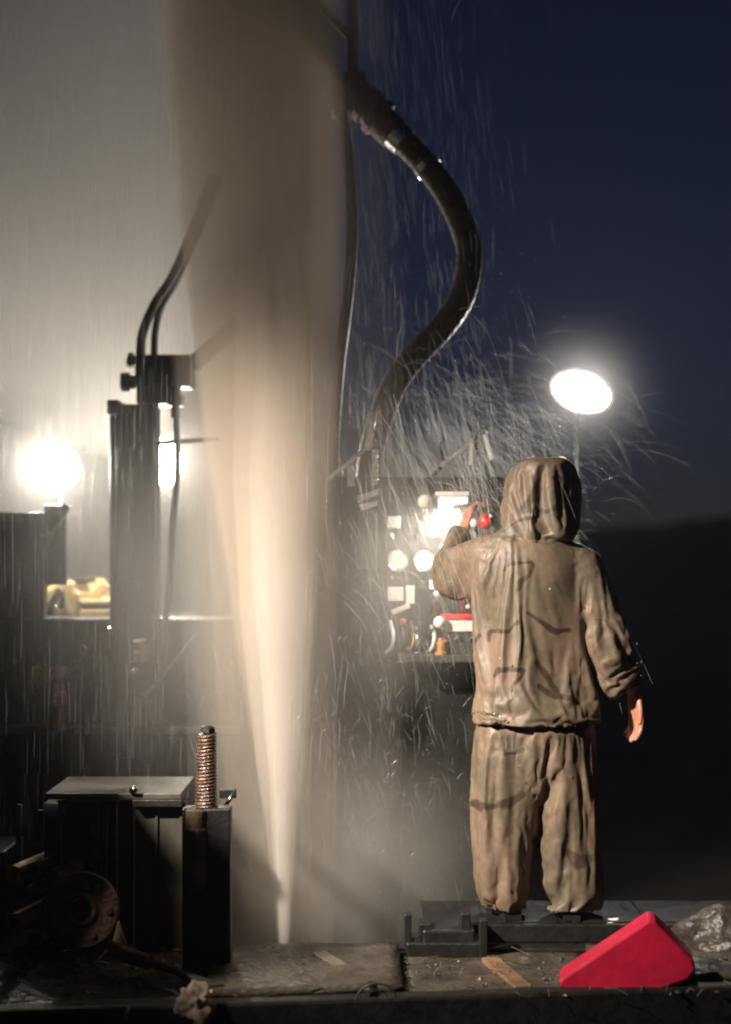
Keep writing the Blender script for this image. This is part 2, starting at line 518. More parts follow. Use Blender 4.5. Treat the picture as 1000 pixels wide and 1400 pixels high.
MB().lathe(P(240, 528, DM + 0.05), (0, 0, -1), [(0.028, 0), (0.028, 0.04), (0.04, 0.04), (0.04, 0.09), (0.02, 0.09), (0.02, 0.14)], 8).build('hose_fitting', 'black', leg)
mb = MB(); mb.bar(P(262, 500, DM + 0.06), P(330, 440, DM + 0.06), 0.05, 0.07); mb.build('brace', 'black', leg, bevel=0.006)
mb = MB(); mb.bar(P(212, 606, DM + 0.09), P(300, 600, DM + 0.09), 0.02, 0.02); mb.build('stay_rod', 'black', leg)
for y in (600, 700, 800, 900):
    MB().lathe(P(185, y, DM), (0, -1, 0), [(0.018, 0), (0.018, 0.014)], 6).build('bolt', 'darksteel', leg)
h1 = MB().tube(bez([P(192, 486, DM + 0.05), P(195, 455, DM + 0.05), P(212, 415, DM + 0.06), P(236, 378, DM + 0.1), P(262, 318, DM + 0.16), P(292, 240, DM + 0.22)], 30), 0.021, 12)
tag(h1.build('hydraulic_hose', 'rubber', smooth=True), 'thin black hose curving up, outer one above the column head', 'hose', 'hoses above the column head')
h2 = MB().tube(bez([P(211, 486, DM + 0.06), P(212, 455, DM + 0.06), P(220, 420, DM + 0.08), P(240, 386, DM + 0.12), P(268, 325, DM + 0.18), P(300, 245, DM + 0.24)], 30), 0.016, 12)
tag(h2.build('hydraulic_hose', 'rubber', smooth=True), 'thin black hose, inner and thinner one above the column head', 'hose', 'hoses above the column head')
h3 = MB().tube(bez([P(241, 570, DM + 0.05), P(243, 640, DM - 0.02), P(236, 720, DM - 0.03), P(232, 800, DM), P(222, 880, DM + 0.06), P(214, 960, DM + 0.1)], 30), 0.014, 10)
tag(h3.build('hydraulic_hose', 'rubber', smooth=True), 'black hose hanging in front of the small floodlight', 'hose')

# ------------------------------------------------------------------ truck cab / body on the left
DC = 6.55
cab = thing('rig_truck_body', 'dark rear of the rig truck with an open window frame and a long ledge', 'truck', P(80, 1300, DC))
pbox(MB(), -160, 700, 52, 846, DC, 0.06).build('rear_panel', 'darksteel', cab, bevel=0.006)
pbox(MB(), 52, 700, 60, 846, DC - 0.01, 0.08).build('window_post', 'darksteel', cab, bevel=0.004)
pbox(MB(), -160, 846, 330, 1000, DC - 0.02, 0.3).build('body_panel', 'darksteel', cab, bevel=0.01)
pbox(MB(), -160, 994, 330, 1004, DC - 0.16, 0.16).build('ledge', 'greysteel', cab, bevel=0.004)
pbox(MB(), -160, 1004, 300, 1300, DC + 0.02, 0.3).build('lower_panel', 'darksteel', cab, bevel=0.01)
mb = MB(); mb.bar(P(60, 745, DC), P(92, 690, DC), 0.055, 0.03); mb.build('window_brace', 'darksteel', cab, bevel=0.003)
pbox(MB(), 60, 690, 90, 800, DC + 0.06, 0.04).build('door_edge', 'darksteel', cab, bevel=0.004)
mb = MB(); mb.bar(P(67, 732, DC - 0.03), P(87, 705, DC - 0.03), 0.014, 0.022); mb.build('grab_handle', 'bright', cab, bevel=0.003)
MB().lathe(P(66, 840, DC - 0.03), P(80, 828, DC - 0.03) - P(66, 840, DC - 0.03), [(0.012, 0), (0.016, 0.01), (0.016, 0.045), (0.008, 0.05)], 10).build('latch', 'bright', cab, smooth=True)
MB().lathe(P(152, 862, DM - 0.06), (0, -1, 0.2), [(0.016, 0), (0.016, 0.02), (0.008, 0.03)], 8).build('lamp_stud', 'bright', cab)
for x, y in ((20, 905), (120, 940), (240, 905), (300, 950), (30, 960)):
    MB().lathe(P(x, y, DC - 0.02), (0, -1, 0), [(0.02, 0), (0.02, 0.012), (0.012, 0.016)], 8).build('bolt', 'darksteel', cab)
# ribs on the body panel
for x in (-20, 60, 140, 225):
    pbox(MB(), x, 1010, x + 7, 1290, DC - 0.02, 0.05).build('rib', 'darksteel', cab, bevel=0.003)

# rusty valve standing in front of the body panel
val = thing('pipe_valve', 'rusty upright pipe valve with a slanting lever, in front of the dark truck body', 'valve', P(80, 1000, 6.3))
MB().lathe(P(80, 998, 6.3), (0, 0, 1), [(0.045, 0), (0.045, 0.02), (0.03, 0.02), (0.03, 0.10), (0.038, 0.11), (0.038, 0.15), (0.028, 0.16), (0.028, 0.2)], 14).build('valve_body', 'rust', val, smooth=False)
mb = MB(); mb.tube([P(55, 925, 6.3), P(92, 922, 6.3)], 0.035, 12); mb.build('side_branch', 'rust', val, smooth=True)
MB().lathe(P(54, 925, 6.3), (-1, 0, 0), [(0.035, 0), (0.048, 0), (0.048, 0.025), (0.03, 0.025)], 12).build('flange', 'brass', val)
mb = MB(); mb.bar(P(92, 925, 6.28), P(116, 884, 6.28), 0.012, 0.028); mb.build('lever', 'rust', val, bevel=0.003)
# small fittings by the column foot
man = thing('hose_manifold', 'pale fittings and short rods at the foot of the mast leg', 'fitting', P(195, 1000, 6.3))
MB().lathe(P(195, 906, 6.3), (-0.1, -0.2, 1), [(0.02, 0), (0.034, 0.01), (0.034, 0.05), (0.022, 0.06), (0.022, 0.09), (0.03, 0.09), (0.03, 0.1)], 8).build('fitting', 'pale', man)
MB().lathe(P(180, 928, 6.3), (0.5, -0.3, 0.8), [(0.012, 0), (0.02, 0.01), (0.02, 0.04), (0.012, 0.05)], 8).build('fitting', 'pale', man)
mb = MB(); mb.tube([P(196, 952, 6.3), P(212, 938, 6.3)], 0.009, 8); mb.build('rod', 'pale', man, smooth=True)
mb = MB(); mb.tube([P(212, 938, 6.3), P(268, 868, 6.34)], 0.007, 8); mb.build('rod', 'greysteel', man, smooth=True)
pbox(MB(), 176, 905, 214, 994, 6.33, 0.05).build('mount', 'darksteel', man, bevel=0.005)

# unseen locker, added to keep the work lamp off the low corner behind it
LX = -2.12
lk = thing('shade_locker', 'unseen steel locker added beside the rig deck as a shade block', 'locker', (LX, 4.45, -1.0))
MB().box((LX, 4.45, 0.17), (1.28, 0.16, 2.34)).build('carcass', 'darksteel', lk, bevel=0.01)
for k in (-1, 1):
    dr = MB().box((LX + k * 0.315, 4.362, 0.20), (0.60, 0.018, 2.15)).build('door', 'greysteel', lk, bevel=0.006)
    MB().tube([(LX + k * 0.06, 4.338, 0.1), (LX + k * 0.06, 4.338, 0.28)], 0.01, 8).build('handle', 'bright', dr, smooth=True)
MB().box((LX, 4.45, 1.352), (1.31, 0.19, 0.022)).build('top', 'darksteel', lk, bevel=0.005)

cp = thing('shade_pipe', 'unseen upright casing pipe added beside the rig deck to shade the post', 'pipe', (-1.63, 4.0, -1.0))  # unseen pipe, added to keep the work lamp off the black post
MB().lathe((-1.63, 4.0, -1.0), (0, 0, 1), [(0.105, 0.0), (0.13, 0.0), (0.13, 2.50), (0.14, 2.50), (0.14, 2.62), (0.105, 2.62), (0.105, 2.2)], 28).build('casing_pipe', 'rust', cp)
MB().box((-1.63, 4.0, -1.0), (0.5, 0.5, 0.03)).build('base_plate', 'black', cp, bevel=0.005)

# ------------------------------------------------------------------ yellow machine far behind the window
yl = thing('yellow_machine', 'yellow earthmover seen through the dark truck window frame', 'machine', P(100, 1000, 7.0))
D9 = 6.95
pts = [(54, 846), (54, 818), (63, 804), (78, 796), (99, 793), (103, 806), (108, 812), (109, 846)]
MB().prism([P(x, y, D9) for x, y in pts], (0, 0.9, 0)).build('engine_hood', 'yellow', yl, bevel=0.02)
mb = MB(); mb.bar(P(60, 842, D9 - 0.03), P(84, 806, D9 - 0.03), 0.03, 0.035); mb.build('lift_arm', 'black', yl, bevel=0.006)
MB().prism([P(x, y, D9 - 0.02) for x, y in ((78, 832), (84, 814), (88, 814), (88, 832))], (0, 0.012, 0)).build('vent', 'darksteel', yl)
pbox(MB(), 109, 820, 150, 828, D9, 0.5).build('step_rail', 'yellow', yl, bevel=0.01)
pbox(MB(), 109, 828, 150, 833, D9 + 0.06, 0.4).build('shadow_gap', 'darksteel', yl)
pbox(MB(), 109, 833, 150, 846, D9, 0.5).build('side_frame', 'yellow', yl, bevel=0.01)
mb = MB(); mb.bar(P(128, 818, D9 + 0.1), P(146, 798, D9 + 0.1), 0.03, 0.05); mb.build('boom', 'yellow', yl, bevel=0.006)
pbox(MB(), -40, 846, 260, 1010, D9 + 0.02, 0.9).build('chassis', 'darksteel', yl, bevel=0.02)
for x in (10, 200):
    MB().lathe(P(x, 990, D9 + 0.1), (0, 1, 0), [(0.1, 0), (0.3, 0.0), (0.36, 0.05), (0.36, 0.25), (0.3, 0.3)], 28).build('wheel', 'rubber', yl)

# ------------------------------------------------------------------ steel work table / tool box at left
DT = 5.22
tab = thing('steel_tool_box', 'grey steel tool box with an overhanging wet lid, behind the black post', 'tool box', P(200, 1320, DT))
zt = P(0, 1084, DT).z
x0, x1 = P(62, 0, DT).x, P(322, 0, DT).x
x2 = P(249, 0, DT).x
MB().box(((x0 + x2) / 2, DT + 0.19, zt - 0.012), (x2 - x0, 0.40, 0.022)).build('lid', 'greysteel', tab, bevel=0.004)
pbox(MB(), 300, 1080, 323, 1092, DT - 0.02, 0.03).build('lid_corner', 'black', tab, bevel=0.003)
MB().box(((P(182, 0, DT).x + x2) / 2, DT + 0.0, zt - 0.036), (x2 - P(182, 0, DT).x, 0.03, 0.026)).build('lid_lip', 'black', tab, bevel=0.003)
pbox(MB(), 184, 1097, 254, 1330, DT + 0.03, 0.06).build('front_panel', 'greysteel', tab, bevel=0.006)
pbox(MB(), 160, 1097, 181, 1330, DT + 0.04, 0.06).build('front_panel', 'greysteel', tab, bevel=0.006)
pbox(MB(), 60, 1097, 160, 1330, DT + 0.13, 0.2).build('recess_panel', 'darksteel', tab, bevel=0.006)
for x in (212, 246):
    pbox(MB(), x, 1105, x + 4, 1322, DT + 0.022, 0.02).build('panel_rib', 'greysteel', tab, bevel=0.002)
MB().lathe(P(179, 1083, DT - 0.01), (0.6, -0.5, 0.5), [(0.009, 0), (0.013, 0.006), (0.013, 0.03), (0.007, 0.035)], 8).build('catch', 'bright', tab, smooth=True)
mb = MB(); mb.tube([P(308, 1103, DT - 0.02), P(320, 1085, DT - 0.02)], 0.008, 8); mb.build('hinge_pin', 'bright', tab, smooth=True)
# clutter on and in front of the recessed half
def lump(name, px, py, d, size, mat, label, cat, seed, sub=3, group=None, rough=0.35):
    bm = bmesh.new()
    bmesh.ops.create_icosphere(bm, subdivisions=sub, radius=1.0)
    for v in bm.verts:
        q = v.co.copy()
        k = 1 + rough * noise.noise(q * 1.3 + Vector((seed, seed * 2, 0))) + rough * 0.5 * noise.noise(q * 3.1 + Vector((seed, 0, 5)))
        v.co = Vector((q.x * size[0], q.y * size[1], q.z * size[2])) * k
    me = bpy.data.meshes.new(name); bm.to_mesh(me); bm.free()
    for p in me.polygons: p.use_smooth = True
    o = link(name, me, mat); o.location = P(px, py, d)
    if label: tag(o, label, cat, group)
    return o
pip = thing('pipe_rack', 'rusty pipe ends and rods stacked low under the tool box lid', 'pipes', P(60, 1320, 5.2))
for k, (x, y, r) in enumerate(((18, 1195, 0.03), (46, 1190, 0.026), (72, 1200, 0.03), (30, 1222, 0.028), (20, 1262, 0.034), (48, 1180 + 105, 0.03), (76, 1296, 0.03))):
    MB().lathe(P(x, y, 5.17), (0.25, 1, 0), [(r * 0.6, 0.05), (r * 0.6, 0), (r, 0), (r, 0.5)], 14).build('pipe_end', 'rust' if k % 2 else 'brass', pip)
for k, (x, y0, y1) in enumerate(((24, 1100, 1180), (52, 1108, 1150), (80, 1095, 1200), (128, 1098, 1190), (142, 1100, 1215))):
    mb = MB(); mb.tube([P(x, y1, 5.3), P(x + 3, y0, 5.3)], 0.010 + 0.004 * (k % 2), 8); mb.build('upright_rod', ('rust', 'darksteel', 'greysteel')[k % 3], pip, smooth=True)
pbox(MB(), -160, 1300, 160, 1332, 5.16, 0.3).build('rack_rail', 'black', pip, bevel=0.006)
pbox(MB(), -160, 1165, 6, 1300, 5.28, 0.3).build('rack_side', 'darksteel', pip, bevel=0.006)

disc = thing('flange_disc', 'rusty round steel flange with a dark centre hole, leaning by the tool box', 'flange', P(110, 1300, 5.05))
c = P(111, 1245, 5.02)
ax = Vector((0.15, -1, 0.25)).normalized()
prof = [(0.038, 0.0), (0.125, 0.0), (0.132, 0.006), (0.132, 0.022), (0.125, 0.028), (0.06, 0.028), (0.05, 0.04), (0.038, 0.04), (0.038, 0.0)]
u = ax.orthogonal().normalized(); w = ax.cross(u)
MB().rings([[c + ax * h + (u * math.cos(a) + w * math.sin(a)) * r for a in (2 * math.pi * k / 40 for k in range(40))] for r, h in prof], False).build('disc', 'rust', disc)
for k in range(6):
    a = k * math.pi / 3 + 0.2
    MB().lathe(c + ax * 0.026 + (u * math.cos(a) + w * math.sin(a)) * 0.095, ax, [(0.011, 0), (0.011, 0.012)], 6).build('bolt', 'rust', disc)

# ------------------------------------------------------------------ black post with rusty threaded rod
DP = 4.95
post = thing('support_post', 'black square post with a rusty threaded rod standing out of it', 'post', P(281, 1326, DP))
pbox(MB(), 249, 1106, 315, 1329, DP, 0.08).build('square_tube', 'black', post, bevel=0.006)
rp = []
z0, z1 = P(0, 1112, DP).z, P(0, 1006, DP).z
cx = P(279, 0, DP).x
nr = 22
rings = []
for i in range(nr * 2 + 1):
    t = i / (nr * 2)
    z = z0 + (z1 - z0) * t
    rr = 0.040 - 0.007 * t + (0.0022 if i % 2 else -0.0022)
    lean = 0.004 * t
    rings.append([Vector((cx + lean + rr * math.cos(a) * 0.95, DP + 0.06 + rr * math.sin(a), z + 0.006 * math.cos(a - 0.6))) for a in (2 * math.pi * k / 20 for k in range(20))])
MB().rings(rings).build('threaded_rod', 'rustwet', post, smooth=False)
MB().lathe((cx + 0.006, DP + 0.06, z1), (0.05, 0, 1), [(0.020, 0), (0.026, 0.005), (0.026, 0.02), (0.016, 0.028)], 6).build('rod_nut', 'black', post)
MB().lathe((P(266, 0, DP).x, DP + 0.015, P(0, 1216, DP).z), (0.02, 0, 1), [(0.030, 0), (0.040, 0.006), (0.041, 0.10), (0.037, 0.11), (0.041, 0.12), (0.041, 0.20), (0.036, 0.21), (0.038, 0.265), (0.030, 0.27)], 18).build('rod_sleeve', 'tan', post, smooth=False)

# ------------------------------------------------------------------ small tools and debris on the near deck
def zdeck(px, py):
    """point on the deck plates under a photo pixel"""
    d = FPX * (CAMZ - 0.0) / (py - HORY)
    return P(px, py, d)
wg = thing('yellow_wedge', 'small yellow pointed wedge beside the rusty flange', 'wedge', P(162, 1296, 4.98))
b = [P(152, 1296, 4.98), P(176, 1298, 4.98), P(172, 1300, 5.05), P(154, 1299, 5.05)]
tip = P(162, 1256, 5.0)
MB().add(b + [tip], [(0, 1, 4), (1, 2, 4), (2, 3, 4), (3, 0, 4), (3, 2, 1, 0)]).build('wedge_body', 'yellow', wg, bevel=0.003)
ham = thing('sledgehammer', 'long handled steel hammer lying on the deck in front of the black post', 'hammer', P(215, 1330, 4.8))
mb = MB(); mb.tube([P(148, 1294, 4.93), P(170, 1304, 4.90), P(205, 1317, 4.86)], [0.022, 0.026, 0.024], 12); mb.build('grip', 'rust', ham, smooth=True)
mb = MB(); mb.tube([P(205, 1317, 4.86), P(245, 1330, 4.78), P(300, 1350, 4.68)], [0.014, 0.012, 0.012], 10); mb.build('shaft', 'greysteel', ham, smooth=True)
mb = MB(); mb.bar(P(266, 1356, 4.66), P(302, 1352, 4.70), 0.05, 0.05); mb.build('hammer_head', 'greysteel', ham, bevel=0.008)
mb = MB(); mb.tube([P(146, 1300, 4.9), P(122, 1324, 4.82)], [0.006, 0.004], 6); mb.build('splinter', 'straw', ham, smooth=True)
rg = lump('crumpled_rag', 268, 1374, 4.52, (0.055, 0.05, 0.055), 'rag', 'crumpled pale brown rag hanging over the near edge beam', 'rag', 3, 4, rough=0.75)
tw = MB(); tw.tube(bez([P(172, 1396, 4.5), P(174, 1385, 4.5), P(177, 1376, 4.52)], 8), [0.006] * 9, 6)
tag(tw.build('twig', 'wood', smooth=True), 'short brown stub sticking up at the near beam', 'stick')
fb = MB(); fb.bar(P(436, 1305, 5.08) , P(512, 1352, 4.72), 0.05, 0.022)
tag(fb.build('flat_bar', 'pale', bevel=0.003), 'grey flat steel bar lying askew on the deck', 'bar')
wl = thing('wire_loop', 'thin black wire loop with a small black plug on the near deck edge', 'wire', P(510, 1370, 4.64))
mb = MB(); mb.tube(bez([P(484, 1374, 4.62), P(492, 1356, 4.62), P(508, 1346, 4.62), P(528, 1347, 4.63), P(540, 1358, 4.64), P(541, 1370, 4.65)], 30), 0.0032, 8); mb.build('wire', 'rubber', wl, smooth=True)
MB().lathe(P(508, 1374, 4.66), (0.05, 0, 1), [(0.022, 0), (0.024, 0.01), (0.024, 0.05), (0.016, 0.056), (0.016, 0.072)], 14).build('plug', 'black', wl)
# pipe clamp / vise
DV = 5.14
vi = thing('pipe_vise', 'black pipe vise with two upright jaws at the back of the deck', 'vise', P(608, 1312, DV))
pbox(MB(), 556, 1290, 664, 1312, DV, 0.16).build('base', 'black', vi, bevel=0.006)
pbox(MB(), 578, 1272, 650, 1292, DV + 0.02, 0.12).build('body', 'black', vi, bevel=0.008)
pbox(MB(), 553, 1251, 563, 1296, DV + 0.02, 0.05).build('upright', 'black', vi, bevel=0.004)
pbox(MB(), 574, 1264, 590, 1286, DV + 0.03, 0.08).build('jaw', 'black', vi, bevel=0.004)
pbox(MB(), 630, 1250, 644, 1286, DV + 0.03, 0.08).build('jaw', 'black', vi, bevel=0.004)
pbox(MB(), 656, 1259, 667, 1318, DV - 0.01, 0.05).build('upright', 'black', vi, bevel=0.004)
mb = MB(); mb.bar(P(563, 1290, DV + 0.04), P(576, 1280, DV + 0.04), 0.02, 0.02); mb.build('link', 'darksteel', vi)
mb = MB(); mb.bar(P(480, 1312, DV + 0.03), P(560, 1308, DV + 0.05), 0.03, 0.035); mb.build('tail_bar', 'black', vi, bevel=0.004)
sk = MB(); sk.bar(P(670, 1312, 5.08), P(716, 1352, 4.78), 0.06, 0.02)
tag(sk.build('wooden_plank', 'wood', bevel=0.003), 'short dark wooden plank lying beside the vise', 'plank')

# red plastic can lying tilted
DR = 4.74
can = thing('red_fuel_can', 'bright red plastic can lying tilted on the deck at the driller\'s feet', 'can', P(860, 1358, DR))
poly = [(888, 1258), (897, 1261), (948, 1312), (953, 1328), (942, 1341), (905, 1354), (880, 1358), (776, 1357), (764, 1347), (766, 1339)]
MB().prism([P(x, y, DR) for x, y in poly], (0.02, 0.13, 0.0)).build('can_body', 'red', can, bevel=0.012)
MB().lathe(P(890, 1262, DR + 0.09), (0.35, 0, 0.93), [(0.026, -0.01), (0.026, 0.016), (0.022, 0.020)], 16).build('cap', 'black', can)
MB().box(P(892, 1257, DR + 0.06), (0.012, 0.012, 0.012)).build('highlight_chip', 'bright', can, bevel=0.003)  # bright chip stands in for the white highlight on the can's corner

lump('boulder', 985, 1290, 5.25, (0.17, 0.16, 0.14), 'rock', 'dark wet boulder behind the red can', 'rock', 11, 4)
lump('plastic_sheet', 985, 1332, 4.95, (0.12, 0.1, 0.045), 'rock', 'low wet dark bundle with glints, right of the red can', 'bundle', 5, 4, rough=0.6)
lump('white_glove', 838, 1263, 5.32, (0.030, 0.03, 0.014), 'white', 'small white crumpled glove on the step behind the red can', 'glove', 8, 4, rough=0.7)

# mud clods, chips and straw on the deck
mb = MB()
for k in range(260):
    x = random.uniform(-1.5, 1.6); y = random.uniform(4.68, 5.18)
    s = random.choice([0.004, 0.006, 0.009, 0.013]) * random.uniform(0.7, 1.3)
    base = len(mb.v)
    for t in range(6):
        a = t * math.pi / 3 + random.random()
        mb.v.append((x + s * math.cos(a) * random.uniform(0.7, 1.2), y + s * math.sin(a) * random.uniform(0.7, 1.2), 0.0))
    mb.v.append((x, y, s * random.uniform(0.25, 0.5) + 0.004))
    mb.f += [(base + t, base + (t + 1) % 6, base + 6) for t in range(6)]
tag(mb.build('gravel', 'rock'), 'mud clods and drill cuttings strewn on the deck', 'gravel', kind='stuff')
mb = MB()
for k in range(240):
    x = random.uniform(-1.4, 1.5) if k % 3 else random.uniform(-1.35, -0.2)
    y = random.uniform(4.62, 5.15)
    a = random.uniform(0, math.pi * 2); L_ = random.uniform(0.02, 0.09)
    p = Vector((x, y, 0.012)); e = Vector((math.cos(a) * L_, math.sin(a) * L_ * 0.6, random.uniform(0, 0.03)))
    mb.tube([p, p + e * 0.5 + Vector((0, 0, random.uniform(0, 0.012))), p + e], 0.0014, 3)
tag(mb.build('straw', 'straw'), 'wet straw and grass bits strewn on the deck', 'straw', kind='stuff')

# ------------------------------------------------------------------ mast, swivel and hoses in the middle
DB = 6.15
mast = thing('rig_mast', 'dark steel mast of the drilling rig, mostly hidden by the water plume', 'mast', P(440, 1300, DB))
for x in (418, 482):
    pbox(MB(), x - 8, -260, x + 8, 1290 if x < 450 else 130, DB, 0.06).build('chord', 'darksteel', mast, bevel=0.005)
for y in range(-220, 130, 70):
    mb = MB(); mb.bar(P(420, y, DB + 0.03), P(480, y + 62, DB + 0.03), 0.03, 0.03); mb.build('lattice_bar', 'darksteel', mast)
pbox(MB(), 452, 96, 500, 150, DB - 0.06, 0.16).build('head_block', 'darksteel', mast, bevel=0.012)
mb = MB(); mb.tube(bez([P(478, 120, DB), P(500, 140, DB - 0.02), P(522, 166, DB - 0.03), P(540, 184, DB - 0.04)], 12), 0.068, 16); mb.build('gooseneck', 'rust', mast, smooth=True)
for x, y, r in ((517, 160, 0.085), (503, 145, 0.08)):
    MB().lathe(P(x, y, DB - 0.03), P(x + 20, y + 22, DB - 0.035) - P(x, y, DB - 0.03), [(0.05, -0.018), (r, -0.018), (r, 0.018), (0.05, 0.018)], 8).build('union_nut', 'rust', mast)

hose = thing('drilling_hose', 'thick black ribbed hose arching from the mast down to the control stand', 'hose', P(512, 600, DB))
hp = bez([P(534, 178, DB - 0.04), P(570, 212, DB - 0.06), P(607, 258, DB - 0.1), P(633, 310, DB - 0.14), P(642, 352, DB - 0.16), P(632, 405, DB - 0.16), P(604, 448, DB - 0.14), P(566, 488, DB - 0.1), P(538, 528, DB - 0.06), P(520, 575, DB - 0.02), P(508, 620, DB), P(500, 690, DB + 0.04)], 150)
rad = []
for i in range(len(hp)):
    rad.append(0.053 + (0.0012 if i % 3 else -0.0008))
MB().tube(hp, rad, 18).build('hose_body', 'rubber', hose, smooth=True)
i0 = 3
for k, (i, r, ln) in enumerate(((4, 0.062, 0.07), (18, 0.058, 0.03))):
    dirv = hp[i + 1] - hp[i]
    MB().lathe(hp[i], dirv, [(0.05, -ln / 2), (r, -ln / 2), (r, ln / 2), (0.05, ln / 2)], 20).build('crimp_collar', 'bright', hose, smooth=False)
MB().tube(bez([P(468, 150, DB - 0.1), P(476, 210, DB - 0.13), P(482, 300, DB - 0.14), P(478, 380, DB - 0.13), P(470, 450, DB - 0.1), P(462, 520, DB - 0.06), P(455, 640, DB), P(455, 800, DB + 0.05)], 60), 0.026, 12)
sh = MB(); sh.tube(bez([P(466, 150, DB - 0.1), P(475, 210, DB - 0.13), P(482, 300, DB - 0.14), P(478, 380, DB - 0.13), P(470, 450, DB - 0.1), P(462, 520, DB - 0.06), P(455, 640, DB), P(455, 800, DB + 0.05)], 60), 0.026, 12)
tag(sh.build('feed_hose', 'rubber', smooth=True), 'slim dark hose hanging along the side of the water plume', 'hose')

# ------------------------------------------------------------------ control stand with gauges and levers
DK = 5.95
cs = thing('control_stand', 'dark control stand with round gauges, white plates and levers beside the driller', 'control panel', P(590, 1290, DK))
pbox(MB(), 455, 652, 700, 1290, DK + 0.06, 0.34).build('cabinet', 'darksteel', cs, bevel=0.012)
pbox(MB(), 528, 730, 690, 900, DK + 0.045, 0.02).build('panel_sheet', 'darksteel', cs, bevel=0.004)
pbox(MB(), 545, 896, 700, 906, DK - 0.14, 0.22).build('shelf', 'greysteel', cs, bevel=0.003)
for x in (545, 580):
    g = MB().lathe(P(x, 765, DK + 0.045), (0, -1, 0), [(0.040, 0), (0.047, 0.004), (0.049, 0.03), (0.044, 0.036), (0.041, 0.034), (0.041, 0.026)], 28).build('gauge', 'bright', cs, smooth=False)
    MB().lathe(P(x, 765, DK + 0.0185), (0, -1, 0), [(0.0405, -0.004), (0.0405, 0.003)], 28).build('dial', 'dial', g)
    tk = MB()
    for q in range(11):
        a = R(-220 + 26 * q); cc = P(x, 765, DK + 0.0145)
        tk.bar(cc + Vector((math.cos(a) * 0.030, 0, math.sin(a) * 0.030)), cc + Vector((math.cos(a) * 0.037, 0, math.sin(a) * 0.037)), 0.003, 0.001, (0, 1, 0))
    tk.build('tick_marks', 'black', g)
    mb = MB(); mb.bar(P(x - 3, 769, DK + 0.014), P(x + 8, 755, DK + 0.014), 0.003, 0.002, (0, 1, 0)); mb.build('needle', 'black', g)
# white plates
pbox(MB(), 530, 803, 552, 822, DK + 0.03, 0.012).build('valve_plate', 'white', cs, bevel=0.003)
pbox(MB(), 555, 801, 567, 826, DK + 0.03, 0.012).build('valve_plate', 'white', cs, bevel=0.003)
mb = MB(); mb.bar(P(536, 838, DK + 0.03), P(560, 828, DK + 0.03), 0.025, 0.02); mb.build('valve_plate', 'white', cs, bevel=0.003)
MB().lathe(P(551, 850, DK + 0.03), (0, -1, 0), [(0.012, 0), (0.014, 0.02), (0.008, 0.024)], 10).build('red_button', 'redknob', cs)
# pale upper box and round knob
for k, (x, y) in enumerate(((536, 732), (592, 732), (650, 742), (536, 790), (600, 790), (640, 790), (560, 888), (640, 830))):
    MB().lathe(P(x, y, DK + 0.045), (0, -1, 0), [(0.010, 0), (0.010, 0.008), (0.006, 0.012)], 6).build('bolt', 'glint_steel', cs)
for k, x in enumerate((534, 548, 562, 590, 612)):
    mb = MB(); mb.tube(bez([P(x, 850 + 6 * (k % 2), DK + 0.03), P(x + 4, 868, DK - 0.03), P(x + 2, 884, DK - 0.04), P(x - 6, 893, DK - 0.02)], 12), 0.008, 8); mb.build('pipe_run', ('glint_steel', 'rubber', 'brass')[k % 3], cs, smooth=True)
for k in range(5):
    pbox(MB(), 572 + 15 * k, 794, 583 + 15 * k, 806, DK + 0.02, 0.03).build('spool_block', 'glint_steel' if k % 2 else 'greysteel', cs, bevel=0.003)
pbox(MB(), 530, 706, 548, 722, DK + 0.035, 0.012).build('name_plate', 'glint_steel', cs, bevel=0.002)
pbox(MB(), 602, 744, 622, 752, DK + 0.035, 0.012).build('name_plate', 'white', cs, bevel=0.002)
pl = thing('panel_glow_box', 'white box at the top of the control stand, made to glow over the gauges', 'lamp', P(619, 706, DK))
pbox(MB(), 596, 672, 642, 678, DK - 0.12, 0.17).build('glow_box_hood', 'white', pl, bevel=0.004)
MB().prism([P(x, y, DK - 0.06) for x, y in ((600, 680), (640, 680), (640, 688), (622, 690), (606, 704), (600, 704))], (0, 0.04, 0)).build('glow_box_face', M['panel_glow'], pl, bevel=0.003)
bl = light('panel_fill', 'AREA', P(612, 700, DK - 0.12), 5.0, (1.0, 0.92, 0.78), shape='RECTANGLE', size=0.12, size_y=0.05)  # fill light added to brighten the gauges, set in the glowing white box
aim(bl, P(590, 800, DK + 0.04)); bl.parent = pl; bl.matrix_parent_inverse = pl.matrix_basis.inverted()
def lever(x0, y0, x1, y1, da, db, r, mat, kr, name='lever'):
    l = MB(); l.tube([P(x0, y0, da), P(x1, y1, db)], r, 8); lo = l.build(name, 'bright', cs, smooth=True)
    bm = bmesh.new(); bmesh.ops.create_uvsphere(bm, u_segments=14, v_segments=9, radius=kr)
    me = bpy.data.meshes.new('knob')
    for v in bm.verts: v.co += P(x1, y1, db)
    bm.to_mesh(me); bm.free()
    for p in me.polygons: p.use_smooth = True
    link('knob', me, mat, lo)
lever(566, 740, 581, 686, DK + 0.05, DK - 0.12, 0.007, 'white', 0.030)
lever(668, 745, 665, 713, DK - 0.02, DK - 0.28, 0.008, 'redknob', 0.030)
lever(588, 838, 598, 812, DK + 0.05, DK - 0.06, 0.007, 'white', 0.014)
lever(574, 900, 570, 862, DK - 0.06, DK - 0.08, 0.009, 'black', 0.016)
lever(586, 868, 601, 851, DK + 0.02, DK - 0.12, 0.006, 'white', 0.024)
lever(632, 840, 635, 810, DK + 0.05, DK - 0.06, 0.007, 'white', 0.012)
lever(620, 780, 612, 765, DK + 0.05, DK - 0.06, 0.006, 'brass', 0.014)
lever(655, 740, 648, 716, DK + 0.0, DK - 0.2, 0.007, 'white', 0.022)
